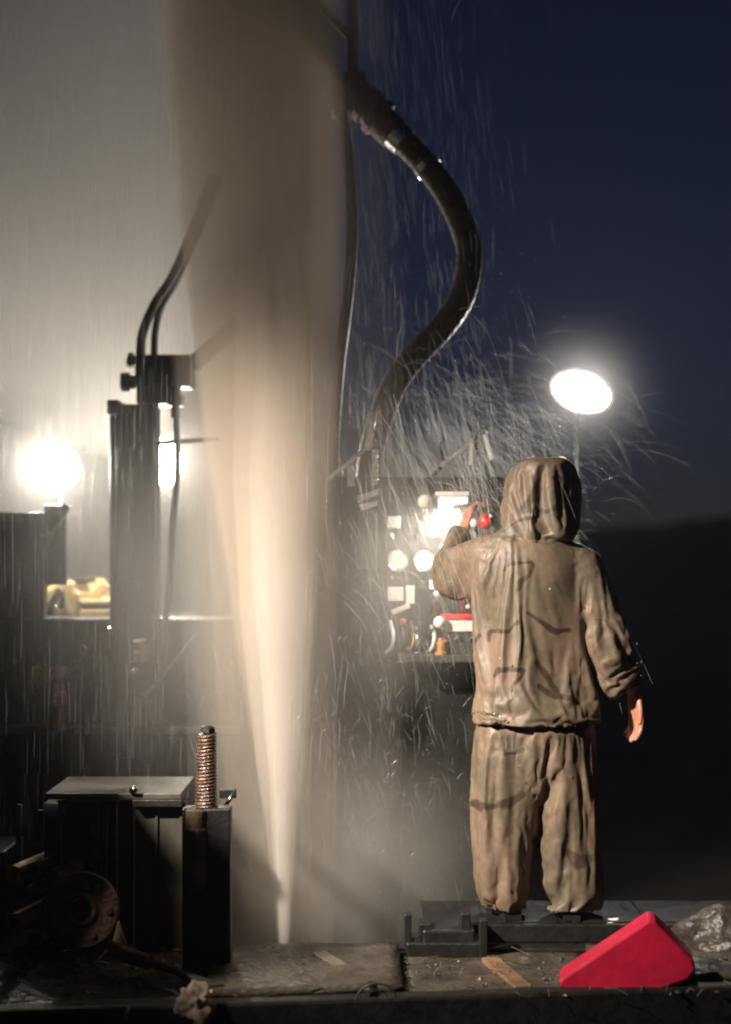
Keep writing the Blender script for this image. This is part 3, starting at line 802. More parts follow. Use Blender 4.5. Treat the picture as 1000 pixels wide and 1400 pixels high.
# white box with a red lid on the shelf
wb = thing('first_aid_box', 'white box with a red lid standing on the control stand shelf', 'box', P(635, 896, DK - 0.05))
pbox(MB(), 606, 848, 662, 864, DK - 0.10, 0.14).build('box_body', 'white', wb, bevel=0.005)
pbox(MB(), 604, 841, 664, 847.5, DK - 0.105, 0.15).build('lid', 'redknob', wb, bevel=0.004)
pbox(MB(), 608, 865, 660, 895.5, DK - 0.09, 0.12).build('stand', 'greysteel', wb, bevel=0.004)
for x in (622, 642):
    mb = MB(); mb.bar(P(x, 876, DK - 0.10), P(x + 6, 871, DK - 0.10), 0.012, 0.012); mb.build('clasp', 'bright', wb, bevel=0.002)
ov = thing('orange_valve', 'small orange brass valve standing on the control stand shelf', 'valve', P(603, 896, DK - 0.12))
MB().lathe(P(603, 896, DK - 0.11), (0, 0, 1), [(0.024, 0), (0.024, 0.012), (0.014, 0.016), (0.016, 0.045), (0.01, 0.055), (0.01, 0.07)], 12).build('valve_body', 'orange', ov)
mb = MB(); mb.bar(P(597, 880, DK - 0.11), P(611, 876, DK - 0.11), 0.012, 0.008); mb.build('handle', 'orange', ov, bevel=0.002)

# side bracket (bright steel) left of the stand
sb = thing('steel_guard', 'wet shiny steel bracket and slanting rod left of the control stand', 'bracket', P(490, 700, DK - 0.05))
mb = MB(); mb.tube([P(448, 656, DK - 0.05), P(509, 606, DK - 0.05)], 0.009, 8); mb.build('slant_rod', 'glint_steel', sb, smooth=True)
pbox(MB(), 475, 637, 485, 665, DK - 0.04, 0.012).build('bright_plate', 'glint_steel', sb, bevel=0.002)
MB().prism([P(x, y, DK - 0.1) for x, y in ((488, 678), (518, 668), (518, 676), (490, 686))], (0, 0.08, 0)).build('angle_plate', 'glint_steel', sb, bevel=0.002)
MB().prism([P(x, y, DK - 0.09) for x, y in ((490, 690), (517, 684), (516, 690), (494, 698))], (0, 0.07, 0)).build('angle_plate', 'glint_steel', sb, bevel=0.002)
pbox(MB(), 488, 698, 516, 780, DK - 0.04, 0.08).build('cover_box', 'greysteel', sb, bevel=0.006)
mb = MB()
pts = []
for i in range(50):
    t = i / 49
    pts.append(P(513 + 1.0 * math.sin(i * 2.2), 616 + 46 * t, DK - 0.07))
mb.tube(pts, [0.013 + (0.003 if i % 2 else -0.003) for i in range(50)], 10); mb.build('threaded_stud', 'glint_steel', sb, smooth=False)
mb = MB(); mb.tube([P(503, 615, DK - 0.06), P(512, 562, DK - 0.06)], [0.016, 0.012], 10); mb.build('hose_tail', 'glint_steel', sb, smooth=True)
# handrail rods above the stand
hr = thing('handrail', 'thin shiny rail rods above the control stand, left of the hood', 'rail', P(640, 700, DK + 0.1))
mb = MB(); mb.tube([P(560, 690, DK + 0.12), P(604, 638, DK + 0.10)], 0.008, 8); mb.build('rail_rod', 'black', hr, smooth=True)
mb = MB(); mb.tube([P(604, 638, DK + 0.10), P(650, 600, DK + 0.08)], 0.011, 8); mb.build('rail_rod', 'glint_steel', hr, smooth=True)
for x0, y0, x1, y1, r in ((646, 606, 645, 636, 0.012), (664, 594, 674, 628, 0.014), (643, 562, 646, 572, 0.010), (655, 690, 650, 600, 0.008), (603, 604, 606, 630, 0.007)):
    pts = [P(x0, y0, DK + 0.07).lerp(P(x1, y1, DK + 0.07), i / 29) for i in range(30)]
    mb = MB(); mb.tube(pts, [r + (0.0022 if i % 2 else -0.0022) for i in range(30)], 10); mb.build('threaded_stud', 'glint_steel' if r > 0.0095 else 'greysteel', hr, smooth=False)
mb = MB(); mb.tube(bez([P(650, 600, DK + 0.08), P(656, 588, DK + 0.08), P(664, 588, DK + 0.08), P(668, 600, DK + 0.08)], 12), 0.006, 8); mb.build('rail_bend', 'greysteel', hr, smooth=True)
# ------------------------------------------------------------------ the driller
DPN = 5.40
def Q(x, y, dd=0.0):
    """photo pixel -> point at the driller's depth plus dd"""
    return P(x, y, DPN + dd)
PX = DPN / FPX
def ering(cx, y, hw, b, dd=0.0, n=36, rot=0.0, tiltx=0.0, tilty=0.0, sq=0.0):
    c = Q(cx, y, dd); a_ = hw * PX
    out = []
    for k in range(n):
        t = 2 * math.pi * k / n
        ct, st = math.cos(t), math.sin(t)
        p = 2.0 / (2.0 + sq * 2)
        x = math.copysign(abs(ct) ** p, ct) * a_
        yy = math.copysign(abs(st) ** p, st) * b
        xr = x * math.cos(rot) - yy * math.sin(rot); yr = x * math.sin(rot) + yy * math.cos(rot)
        out.append(c + Vector((xr, yr, xr * tiltx + yr * tilty)))
    return out

def finger_chain(mb, base, dirv, curl_axis, lens, rad, bends):
    p = Vector(base); d = Vector(dirv).normalized()
    pts = [p - d * 0.012]; rs = [rad]
    pts.append(p.copy()); rs.append(rad)
    for L_, bd in zip(lens, bends):
        d = Quaternion(curl_axis, bd) @ d
        p = p + d * L_
        pts.append(p.copy()); rs.append(rad * (1.0 - 0.10 * len(rs) / 4))
    pts.append(p + d * rad * 0.6); rs.append(rad * 0.5)
    mb.tube(pts, rs, 10)

def hand(mb, wrist, dirv, normal, side, curl=0.35, size=1.0):
    """palm, four fingers of unequal length and a thumb on the side of the palm"""
    d = Vector(dirv).normalized(); nrm = Vector(normal); nrm = (nrm - d * nrm.dot(d)).normalized()
    s = d.cross(nrm) * side            # towards the thumb side
    w = Vector(wrist)
    rings = []
    for t, hw, hh in ((-0.03, 0.026, 0.020), (0.0, 0.028, 0.018), (0.03, 0.036, 0.017), (0.065, 0.041, 0.016), (0.092, 0.040, 0.013)):
        c = w + d * t * size
        rings.append([c + (s * math.cos(a) * hw + nrm * math.sin(a) * hh) * size for a in (2 * math.pi * k / 16 for k in range(16))])
    mb.rings(rings)
    ax = s if side > 0 else -s
    ax = nrm.cross(d).normalized()      # curl towards the palm (normal points out of the palm)
    ax = d.cross(nrm).normalized()
    for off, k in ((0.030, 0.92), (0.010, 1.0), (-0.011, 0.94), (-0.030, 0.76)):
        b = w + (d * 0.088 + s * off) * size
        finger_chain(mb, b, d + s * off * 0.6, ax, [0.042 * k * size, 0.026 * k * size, 0.020 * k * size], 0.0102 * size, [curl * 0.7, curl * 1.1, curl * 0.8])
    tb = w + (d * 0.025 + s * 0.030) * size
    finger_chain(mb, tb, d * 0.88 + s * 0.42 + nrm * 0.25, ax, [0.036 * size, 0.030 * size, 0.022 * size], 0.0105 * size, [0.1, 0.15, 0.2])

# skin body: one continuous figure under the rain suit
FACE = Vector((-0.80, 0.60, 0.0)).normalized()       # the head looks away from us, towards the controls
body = MB()
RS, RE, RW = Q(795, 768, 0.0), Q(836, 868, -0.02), Q(865, 944, 0.02)
LS, LE, LW = Q(668, 756, 0.02), Q(610, 772, 0.18), Q(634, 728, 0.34)
body.rings([ering(733, 1060, 60, 0.10), ering(733, 1000, 62, 0.11), ering(728, 900, 52, 0.095), ering(726, 820, 58, 0.105), ering(727, 775, 66, 0.10), ering(728, 755, 62, 0.09), ering(732, 742, 46, 0.078), ering(735, 733, 28, 0.062), ering(738, 725, 20, 0.055, 0.01), ering(741, 705, 19, 0.055, 0.03)])
body.tube([Q(776, 762), RS, RE, RW], [0.055, 0.062, 0.048, 0.028], 14)
body.tube([Q(684, 758), LS, LE, LW], [0.055, 0.060, 0.046, 0.028], 14)
body.tube([Q(702, 1040), Q(690, 1130, -0.01), Q(693, 1222)], [0.095, 0.086, 0.066], 16)
body.tube([Q(765, 1040), Q(774, 1130, -0.01), Q(780, 1222)], [0.095, 0.090, 0.078], 16)
HC = Q(745, 678, 0.03)
SIDE = FACE.cross(Vector((0, 0, 1))).normalized()
def hp_(f, s, z): return HC + FACE * f + SIDE * s + Vector((0, 0, z))
rings = []
for z, fb, ff, w_ in ((-0.125, -0.03, 0.045, 0.035), (-0.105, -0.055, 0.078, 0.050), (-0.07, -0.075, 0.088, 0.062), (-0.03, -0.085, 0.090, 0.069), (0.0, -0.09, 0.088, 0.072), (0.03, -0.092, 0.090, 0.073), (0.06, -0.088, 0.084, 0.070), (0.09, -0.07, 0.062, 0.055), (0.108, -0.04, 0.03, 0.033)):
    rings.append([hp_((ff if math.cos(a) > 0 else -fb) * math.cos(a), w_ * math.sin(a), z) for a in (2 * math.pi * k / 28 for k in range(28))])
body.rings(rings)
body.tube([hp_(0.086, 0, 0.02), hp_(0.104, 0, -0.012), hp_(0.112, 0, -0.028), hp_(0.090, 0, -0.036)], [0.009, 0.011, 0.014, 0.009], 10)      # nose
body.tube([hp_(0.078, -0.024, -0.064), hp_(0.092, 0, -0.060), hp_(0.078, 0.024, -0.064)], [0.005, 0.008, 0.005], 8)                          # lips
body.tube([hp_(0.074, -0.045, 0.026), hp_(0.092, 0, 0.022), hp_(0.074, 0.045, 0.026)], [0.008, 0.008, 0.008], 8)                            # brow
for s_ in (-1, 1):
    body.tube([hp_(-0.004, s_ * 0.070, 0.02), hp_(-0.012, s_ * 0.082, 0.0), hp_(-0.004, s_ * 0.074, -0.03)], [0.012, 0.014, 0.010], 8)       # ears
hand(body, RW + Vector((0.004, 0, -0.012)), (0.14, 0.05, -1), (-0.9, -0.45, 0), -1, curl=0.38, size=1.05)
hand(body, LW + Vector((0.004, 0.01, 0.015)), (0.25, 0.45, 0.85), (0.85, 0.3, -0.3), 1, curl=0.75, size=1.0)
bme = remesh(body, 0.0055, 2)
person = link('person', bme, 'skin')
tag(person, 'hooded driller in wet desert camouflage rain suit, back turned, reaching to the controls', 'person')
for s_ in (-1, 1):
    bm = bmesh.new(); bmesh.ops.create_uvsphere(bm, u_segments=12, v_segments=8, radius=0.012)
    for v in bm.verts: v.co += hp_(0.080, s_ * 0.031, 0.004)
    me = bpy.data.meshes.new('eye'); bm.to_mesh(me); bm.free(); link('eye', me, 'eye', person)
hm_ = MB()
rings = []
for z, k in ((-0.02, 1.04), (0.03, 1.05), (0.06, 1.06), (0.09, 1.08), (0.112, 1.1), (0.122, 0.6)):
    w_ = {-0.02: 0.070, 0.03: 0.073, 0.06: 0.070, 0.09: 0.055, 0.112: 0.036, 0.122: 0.02}[z]
    ff = {-0.02: 0.02, 0.03: 0.05, 0.06: 0.075, 0.09: 0.062, 0.112: 0.034, 0.122: 0.02}[z]
    rings.append([hp_((ff if math.cos(a) > 0 else 0.092) * math.cos(a) * k, w_ * math.sin(a) * k, z) for a in (2 * math.pi * q / 24 for q in range(24))])
hm_.rings(rings).build('hair', 'hair', person, smooth=True)

# --- jacket with hood
jk = MB()
jk.rings([ering(732, 1040, 86, 0.158, sq=0.15), ering(732, 1015, 86, 0.158, sq=0.15), ering(731, 985, 86, 0.158, sq=0.15), ering(730, 955, 85, 0.155, sq=0.15), ering(728, 900, 80, 0.150, sq=0.15), ering(725, 850, 77, 0.146, sq=0.15),
          ering(723, 810, 78, 0.146, sq=0.2, tiltx=-0.05), ering(724, 780, 80, 0.140, sq=0.25, tiltx=-0.10), ering(726, 760, 80, 0.130, sq=0.25, tiltx=-0.16), ering(728, 745, 72, 0.115, tiltx=-0.18), ering(731, 735, 56, 0.10, tiltx=-0.16), ering(737, 727, 34, 0.075, 0.02), ering(740, 705, 30, 0.07, 0.03)], True)
jk.tube(bez([Q(770, 768), Q(795, 778), Q(812, 812, -0.01), Q(828, 850, -0.02), Q(840, 880, -0.02), Q(852, 912, 0.0), Q(862, 938, 0.015)], 24), [0.088, 0.088, 0.088, 0.088, 0.088, 0.089, 0.090, 0.091, 0.092, 0.094, 0.096, 0.098, 0.098, 0.096, 0.093, 0.088, 0.083, 0.078, 0.074, 0.070, 0.066, 0.062, 0.058, 0.055, 0.053], 20)
jk.tube(bez([Q(692, 765), Q(668, 760, 0.03), Q(640, 766, 0.10), Q(612, 772, 0.17), Q(614, 758, 0.24), Q(624, 743, 0.29), Q(633, 731, 0.33)], 24), [0.082, 0.082, 0.082, 0.082, 0.081, 0.080, 0.078, 0.076, 0.075, 0.074, 0.073, 0.073, 0.072, 0.070, 0.068, 0.065, 0.062, 0.060, 0.058, 0.056, 0.054, 0.052, 0.050, 0.049, 0.048], 20)
# hood
jk.rings([ering(737, 726, 34, 0.075, -0.02), ering(737, 720, 47, 0.118, -0.015), ering(740, 710, 53, 0.134, 0.0), ering(743, 692, 55, 0.136, 0.02), ering(745, 676, 56.5, 0.142, 0.03), ering(746, 660, 54, 0.138, 0.03), ering(746, 646, 47, 0.122, 0.03), ering(745, 635, 36, 0.098, 0.03), ering(744, 628, 23, 0.068, 0.03), ering(743, 624.5, 8, 0.03, 0.03)])
jme = remesh(jk, 0.012, 4)

def seg_dist(p, a, b):
    ab = (b[0] - a[0], b[1] - a[1]); ap = (p[0] - a[0], p[1] - a[1])
    L2 = ab[0] ** 2 + ab[1] ** 2
    t = max(0, min(1, (ap[0] * ab[0] + ap[1] * ab[1]) / L2)) if L2 else 0
    return math.hypot(ap[0] - ab[0] * t, ap[1] - ab[1] * t)

STROKES = [  # brown pattern strokes on the back, photo pixels
    ([(688, 778), (696, 770), (712, 767), (728, 768), (731, 774), (725, 786), (715, 793), (710, 796), (709, 806)], 3.0),
    ([(668, 876), (671, 867), (684, 862), (694, 864), (701, 856), (708, 853)], 3.0),
    ([(676, 926), (683, 916), (697, 915), (716, 917), (713, 928), (706, 934), (700, 944)], 3.2),
    ([(648, 886), (652, 874), (655, 870)], 3.0),
    ([(722, 838), (742, 852), (762, 862), (778, 862)], 3.6),
    ([(690, 727), (704, 717), (722, 709), (738, 706)], 2.4),
    ([(733, 905), (748, 925), (762, 945)], 3.8),
    ([(738, 938), (760, 952), (782, 955)], 3.5),
    ([(716, 697), (730, 676), (738, 655), (742, 640)], 5.5),
    ([(722, 698), (748, 701), (770, 690), (786, 682)], 5.0),
    ([(760, 652), (775, 662), (770, 680), (782, 700)], 6.0),
    ([(846, 880), (858, 900), (864, 925)], 7.0),
    ([(690, 1030), (706, 1030), (716, 1024)], 3.0),
    ([(645, 1098), (668, 1102), (696, 1098), (716, 1086)], 6.0),
    ([(776, 1165), (792, 1180), (806, 1176)], 7.0),
]
def to_px(v):
    return ((v.x / v.y) * FPX + 500, HORY - (v.z - CAMZ) / v.y * FPX)

def fold(n1):          # ridged, thin-edged folds
    return 1 - abs(n1) * 2.0

def drape(me, pin, collider, frames=26, grow=0.10, bend=0.12):
    """let the garment settle on the body: grown a little and hung from its pinned edges it buckles into folds"""
    o = bpy.data.objects.new('garment', me); COL.objects.link(o)
    vg = o.vertex_groups.new(name='pin')
    for v in me.vertices:
        w = pin(v.co)
        if w > 0: vg.add([v.index], w, 'REPLACE')
    md = o.modifiers.new('cloth', 'CLOTH')
    st = md.settings
    st.quality = 4; st.mass = 0.25; st.air_damping = 3.0
    st.tension_stiffness = 18; st.compression_stiffness = 18; st.shear_stiffness = 8; st.bending_stiffness = bend
    st.tension_damping = 12; st.compression_damping = 12; st.shear_damping = 8
    st.vertex_group_mass = 'pin'; st.pin_stiffness = 2.0
    st.shrink_min = -grow
    md.collision_settings.use_collision = True
    md.collision_settings.distance_min = 0.006
    md.point_cache.frame_start = 1; md.point_cache.frame_end = frames
    SC.frame_start, SC.frame_end = 1, frames
    for f in range(1, frames + 1):
        SC.frame_set(f)
    sm = o.modifiers.new('sub', 'SUBSURF'); sm.levels = 1; sm.render_levels = 1
    dg = bpy.context.evaluated_depsgraph_get()
    r = bpy.data.meshes.new_from_object(o.evaluated_get(dg))
    bpy.data.objects.remove(o, do_unlink=True)
    SC.frame_set(1)
    return r

def cut(me, dead):
    bm = bmesh.new(); bm.from_mesh(me); bm.normal_update()
    bmesh.ops.delete(bm, geom=[f for f in bm.faces if dead(f.calc_center_median(), f.normal)], context='FACES')
    lo = [v for v in bm.verts if not v.link_faces]
    bmesh.ops.delete(bm, geom=lo, context='VERTS')
    bm.to_mesh(me); bm.free()

def in_face(c):
    c = c - HC
    return c.dot(FACE) > 0.078 and (c.dot(SIDE) / 0.082) ** 2 + ((c.z + 0.012) / 0.098) ** 2 < 1.0

def preshape(me, kind):
    """broad drapes the garment starts from"""
    for v in me.vertices:
        x, y = to_px(v.co); c = v.co; n = v.normal; amp = 0.0
        if kind == 'jacket':
            if y < 728 and 680 < x < 810:
                q = Vector((c.x * 9 + c.z * 6, c.y * 6, c.z * 7 - c.x * 6))
                amp = 0.018 * fold(noise.noise(q * 0.7)) + 0.006 * fold(noise.noise(q * 1.5)) - 0.007
            elif x < 790:
                s_ = (x - 660) * 0.60 - (y - 740) * 0.42; l = (x - 660) * 0.42 + (y - 740) * 0.60
                amp = 0.015 * fold(noise.noise((s_ * 0.024, l * 0.006, 3.0 + c.y * 2)))
            else:
                la = (x - 800) * 0.45 + (y - 775) * 0.9
                amp = 0.015 * fold(noise.noise((la * 0.05, c.y * 4, 1)))
        else:
            right = x > 728
            s_ = (y - 1000) + (1 if right else -1) * (x - (770 if right else 690)) * 0.55
            amp = 0.019 * fold(noise.noise((s_ * 0.024, x * 0.012, c.y * 3 + (4 if right else 0)))) + 0.005 * fold(noise.noise((s_ * 0.05 + 5, x * 0.02, c.y * 5))) - 0.006
        v.co = c + n * amp

def strokes(me):
    at = me.attributes.new('stroke', 'FLOAT', 'POINT')
    vals = []
    for v in me.vertices:
        x, y = to_px(v.co)
        best = 0.0
        if v.co.y < DPN + 0.03 or x > 790:
            x += 4.0 * noise.noise((v.co * 14)); y += 4.0 * noise.noise((v.co * 14 + Vector((5, 5, 5))))
            ww = 0.85 + 0.7 * noise.noise(v.co * 19)
            for pl, w in STROKES:
                if abs(x - pl[0][0]) > 90 or abs(y - pl[0][1]) > 90: continue
                for a, b in zip(pl[:-1], pl[1:]):
                    best = max(best, 1.0 - seg_dist((x, y), a, b) / (w * 2.0 * ww))
        vals.append(best)
    at.data.foreach_set('value', vals)
    for p in me.polygons: p.use_smooth = True

def collider(mbx):
    d = bpy.data.objects.new('dummy', remesh(mbx, 0.016, 1)); COL.objects.link(d)
    d.modifiers.new('col', 'COLLISION')
    d.collision.thickness_outer = 0.008
    d.collision.cloth_friction = 8.0
    return d
seat = MB(); seat.v = list(body.v); seat.f = list(body.f)
seat.rings([ering(731, 950, 60, 0.118), ering(731, 965, 76, 0.138), ering(732, 990, 80, 0.145), ering(733, 1015, 82, 0.149), ering(733, 1042, 81, 0.145)])
dummy = collider(seat)

ARMD = (RW - RE).normalized(); LARMD = (LW - LE).normalized()
RC, LC = Q(862, 938, 0.015), Q(633, 731, 0.33)
preshape(jme, 'jacket')
cut(jme, lambda c, n: (n.z < -0.6 and c.z < Q(0, 1015).z and abs(c.x - Q(731, 0).x) < 0.26)
    or ((c - RC).length < 0.075 and n.dot(ARMD) > 0.6) or ((c - LC).length < 0.075 and n.dot(LARMD) > 0.6) or in_face(c))
def jpin(c):
    w = 0.0
    y = to_px(c)[1]
    r_ = c - HC
    if r_.length < 0.24 and (y < 634 or (r_.dot(FACE) > 0.07 and y < 715)): w = 1.0
    if y > 1026 and abs(c.x - Q(731, 0).x) < 0.26: w = 0.8
    if (c - RC).length < 0.06 or (c - LC).length < 0.06: w = 1.0
    return w
jme = drape(jme, jpin, person, frames=20, grow=0.075)
cut(jme, lambda c, n: c.z < Q(0, 988).z + 0.010 * noise.noise(c * 5))
strokes(jme)
jacket = link('hooded_jacket', jme, 'camo', person)
so = jacket.modifiers.new('thick', 'SOLIDIFY'); so.thickness = 0.004; so.offset = -1

tr = MB()
tr.rings([ering(731, 958, 74, 0.135), ering(732, 990, 78, 0.142), ering(733, 1015, 80, 0.146), ering(733, 1042, 79, 0.140), ering(732, 1062, 70, 0.115), ering(731, 1075, 50, 0.07)])
def legloft(rows):
    tr.rings([ering(*r) for r in rows])
legloft([(693, 1010, 40, 0.115), (690, 1050, 43, 0.132), (687, 1085, 41, 0.122), (688, 1110, 39, 0.112), (691, 1150, 35, 0.105), (693, 1190, 33, 0.100), (694, 1225, 32, 0.100), (694, 1250, 34, 0.108), (694, 1270, 35, 0.110), (694, 1300, 35, 0.110)])
legloft([(768, 1010, 42, 0.118), (770, 1050, 44, 0.132), (772, 1085, 43, 0.122), (774, 1110, 41, 0.112), (776, 1150, 39, 0.108), (778, 1190, 38, 0.104), (781, 1225, 39, 0.106), (783, 1250, 42, 0.114), (784, 1270, 43, 0.116), (784, 1300, 43, 0.116)])
tme = remesh(tr, 0.011, 4)
preshape(tme, 'trousers')
ZH = STEP + 0.016
cut(tme, lambda c, n: c.z < STEP - 0.06 or c.z > Q(0, 968).z)
def tpin(c):
    if c.z > Q(0, 1000).z: return 1.0
    if c.z < STEP + 0.012: return 1.0
    return 0.0
bpy.data.objects.remove(dummy, do_unlink=True)
dummy = collider(body)
tme = drape(tme, tpin, person, frames=15, grow=0.11)
cut(tme, lambda c, n: c.z < STEP + 0.032)
strokes(tme)
trousers = link('rain_trousers', tme, 'camo', person)
so = trousers.modifiers.new('thick', 'SOLIDIFY'); so.thickness = 0.004; so.offset = -1
bpy.data.objects.remove(dummy, do_unlink=True)
# boots standing on the step
for cx, tw_ in ((695, -0.10), (782, 0.12)):
    c = Q(cx, 1262); c.z = STEP
    dv = Vector((math.sin(tw_), math.cos(tw_), 0)); sv = Vector((dv.y, -dv.x, 0))
    bt = MB(); rings = []
    for t, w_, h_ in ((-0.105, 0.020, 0.05), (-0.095, 0.038, 0.085), (-0.05, 0.046, 0.12), (0.0, 0.047, 0.115), (0.06, 0.047, 0.085), (0.12, 0.052, 0.070), (0.165, 0.046, 0.058), (0.19, 0.024, 0.040)):
        t = t * 0.92 + 0.015; h_ *= 0.9
        q0 = c + dv * t
        rings.append([q0 + sv * w_ * math.cos(a) + Vector((0, 0, h_ / 2 + h_ / 2 * math.sin(a))) for a in (2 * math.pi * k / 16 for k in range(16))])
    bt.rings(rings)
    bo = bt.build('boot', 'boot', person, smooth=True)
    sl = MB()
    sl.prism([c + dv * t + sv * s_ for t, s_ in ((-0.10, -0.03), (-0.10, 0.03), (-0.03, 0.04), (0.06, 0.042), (0.13, 0.05), (0.18, 0.035), (0.18, -0.035), (0.13, -0.05), (0.06, -0.042), (-0.03, -0.04))], (0, 0, 0.02)).build('sole', 'black', bo)
    mb = MB(); mb.tube([c + Vector((0, 0, 0.07)), c + Vector((0, 0, 0.26))], [0.046, 0.050], 16); mb.build('boot_shaft', 'boot', bo, smooth=True)

# ------------------------------------------------------------------ water: jet, mist, spray
def jet_axis(z):
    t = max(0, (z + 0.06) / 3.6)
    return Vector((JX - 0.092 * t * t - 0.0 * t, JY, z))
def jet_shell(prof, density, color, name, parent, seed, off=0.0, flute=0.07, g=0.0):
    n = 56; rings = []
    zs = [-0.13 + (4.3 + 0.13) * (i / 70) for i in range(71)]
    for z in zs:
        r = None
        for (za, ra), (zb, rb) in zip(prof[:-1], prof[1:]):
            if za <= z <= zb:
                t = (z - za) / (zb - za); t = t * t * (3 - 2 * t) * 0.5 + t * 0.5
                r = ra + (rb - ra) * t
        if r is None: r = prof[-1][1] if z > prof[-1][0] else prof[0][1]
        c = jet_axis(z) + Vector((off * min(1, max(0, z + 0.1)), 0, 0))
        ring = []
        for k in range(n):
            a = 2 * math.pi * k / n
            fl = 1 + flute * noise.noise((math.cos(a) * 2.2 + seed, math.sin(a) * 2.2, z * 0.22)) * 2 + flute * 0.8 * noise.noise((math.cos(a) * 6 + seed, math.sin(a) * 6, z * 0.3 + 4))
            ring.append(c + Vector((math.cos(a), math.sin(a), 0)) * r * fl)
        rings.append(ring)
    return MB().rings(rings).build(name, volume(name + ' water', color, density, g), parent, smooth=True)

jet = thing('water_jet', 'tall muddy water jet bursting up from the borehole in the middle', 'water jet', (JX, JY, -0.13))
DIM_MUD = (0.61, 0.53, 0.44)  # muddy tan, darkened further so the upper plume looks less lit
jet_shell([(-0.13, 0.015), (0.0, 0.021), (0.5, 0.034), (0.9, 0.052), (1.3, 0.074), (1.7, 0.075), (2.2, 0.035), (2.7, 0.002), (4.3, 0.0005)], 42, (0.99, 0.98, 0.955), 'core', jet, 1.0, 0, 0.02)
jet_shell([(-0.13, 0.020), (0.0, 0.030), (0.5, 0.052), (0.9, 0.080), (1.3, 0.110), (1.7, 0.115), (2.3, 0.06), (2.9, 0.002), (4.3, 0.0005)], 11, (0.985, 0.97, 0.94), 'core_sheath', jet, 2.0, 0, 0.03)
jet_shell([(-0.13, 0.018), (0.3, 0.06), (0.7, 0.105), (1.2, 0.15), (1.7, 0.165), (2.3, 0.14), (3.0, 0.05), (3.4, 0.002), (4.3, 0.001)], 2.6, (0.975, 0.955, 0.92), 'inner_spray', jet, 4.0, -0.01, 0.04)
jet_shell([(-0.13, 0.03), (0.3, 0.05), (0.7, 0.09), (1.2, 0.16), (1.9, 0.26), (2.8, 0.32), (4.3, 0.36)], 2.8, DIM_MUD, 'outer_spray', jet, 8.0, -0.035, 0.07)
jet_shell([(-0.13, 0.19), (0.3, 0.22), (0.7, 0.25), (1.2, 0.27), (1.9, 0.30), (2.8, 0.355), (4.3, 0.40)], 0.9, DIM_MUD, 'veil', jet, 12.0, -0.05, 0.08)

jet_shell([(-0.13, 0.34), (0.3, 0.38), (0.7, 0.41), (1.2, 0.43), (1.9, 0.43), (4.3, 0.45)], 0.13, (0.96, 0.94, 0.90), 'drift', jet, 22.0, 0.05, 0.10)

jr = random.Random(5)
mb = MB()
for k in range(900):
    z = jr.uniform(0.05, 3.9); a = jr.uniform(0, 2 * math.pi)
    rr = (0.05 + 0.10 * z ** 0.8) * abs(jr.gauss(0, 0.75)); ln = jr.uniform(0.05, 0.22)
    c = jet_axis(z); e = jet_axis(z + ln)
    o_ = Vector((math.cos(a), math.sin(a), 0)) * rr
    mb.tube([c + o_, (c + e) / 2 + o_ * 1.03, e + o_ * 1.08], [0.0002, jr.uniform(0.0003, 0.0008), 0.0002], 3, False)
st_ = mb.build('water_strands', 'water', jet, smooth=True); st_['kind'] = 'stuff'

def cloud(name, c, size, density, color, label, seed, g=0.3, rough=0.25, sub=4, shear=0.0):
    bm = bmesh.new(); bmesh.ops.create_icosphere(bm, subdivisions=sub, radius=1.0)
    for v in bm.verts:
        q = v.co.copy()
        # squarish ellipsoid
        q = Vector([math.copysign(abs(t) ** 0.8, t) for t in q])
        k = 1 + rough * noise.noise(q * 1.6 + Vector((seed, 0, seed)))
        v.co = Vector((q.x * size[0] * k + shear * q.z, q.y * size[1] * k, q.z * size[2] * k))
    me = bpy.data.meshes.new(name); bm.to_mesh(me); bm.free()
    for p in me.polygons: p.use_smooth = True
    o = link(name, me, volume(name + ' ' + label[:12], color, density, g)); o.location = c
    return tag(o, label, 'mist', kind='stuff')
PALE = (0.97, 0.955, 0.92)
cloud('mist', (-2.0, 8.3, 2.4), (1.75, 1.7, 3.6), 0.06, PALE, 'pale falling mist lit by floodlights behind the truck body', 2.0)
cloud('mist', (-1.6, 8.0, 4.0), (1.2, 1.2, 1.9), 0.45, PALE, 'denser lit mist high beside the top of the plume', 6.0)
def soft_cloud(c, size, density, label, power=2.0):
    '''mist that thins out evenly from its middle'''
    m, nt, out = mat_new('soft mist ' + label[:14])
    tc = N(nt, 'ShaderNodeTexCoord')
    gr = N(nt, 'ShaderNodeTexGradient', gradient_type='SPHERICAL')
    pw = N(nt, 'ShaderNodeMath', operation='POWER'); pw.inputs[1].default_value = power
    mu = N(nt, 'ShaderNodeMath', operation='MULTIPLY'); mu.inputs[1].default_value = density
    v = N(nt, 'ShaderNodeVolumePrincipled'); v.inputs['Color'].default_value = (*PALE, 1); v.inputs['Anisotropy'].default_value = 0.1
    nt.links.new(tc.outputs['Object'], gr.inputs[0]); nt.links.new(gr.outputs['Fac'], pw.inputs[0]); nt.links.new(pw.outputs[0], mu.inputs[0])
    nt.links.new(mu.outputs[0], v.inputs['Density']); nt.links.new(v.outputs[0], out.inputs['Volume'])
    bm = bmesh.new(); bmesh.ops.create_icosphere(bm, subdivisions=3, radius=1.0)
    me = bpy.data.meshes.new('mist'); bm.to_mesh(me); bm.free()
    o = link('mist', me, m); o.location = c; o.scale = size
    return tag(o, label, 'mist', kind='stuff')
soft_cloud(P(795, 536, 7.25), (0.5, 0.4, 0.5), 0.13, 'glowing mist around the floodlight over the driller')  # mist balls added at the floodlights to give them halos
soft_cloud(P(72, 641, 6.85), (0.5, 0.4, 0.5), 0.18, 'glowing mist around the floodlight above the dark cab window')
soft_cloud(P(229, 632, 7.6), (0.4, 0.35, 0.4), 0.25, 'glowing mist around the small floodlight beside the mast leg')
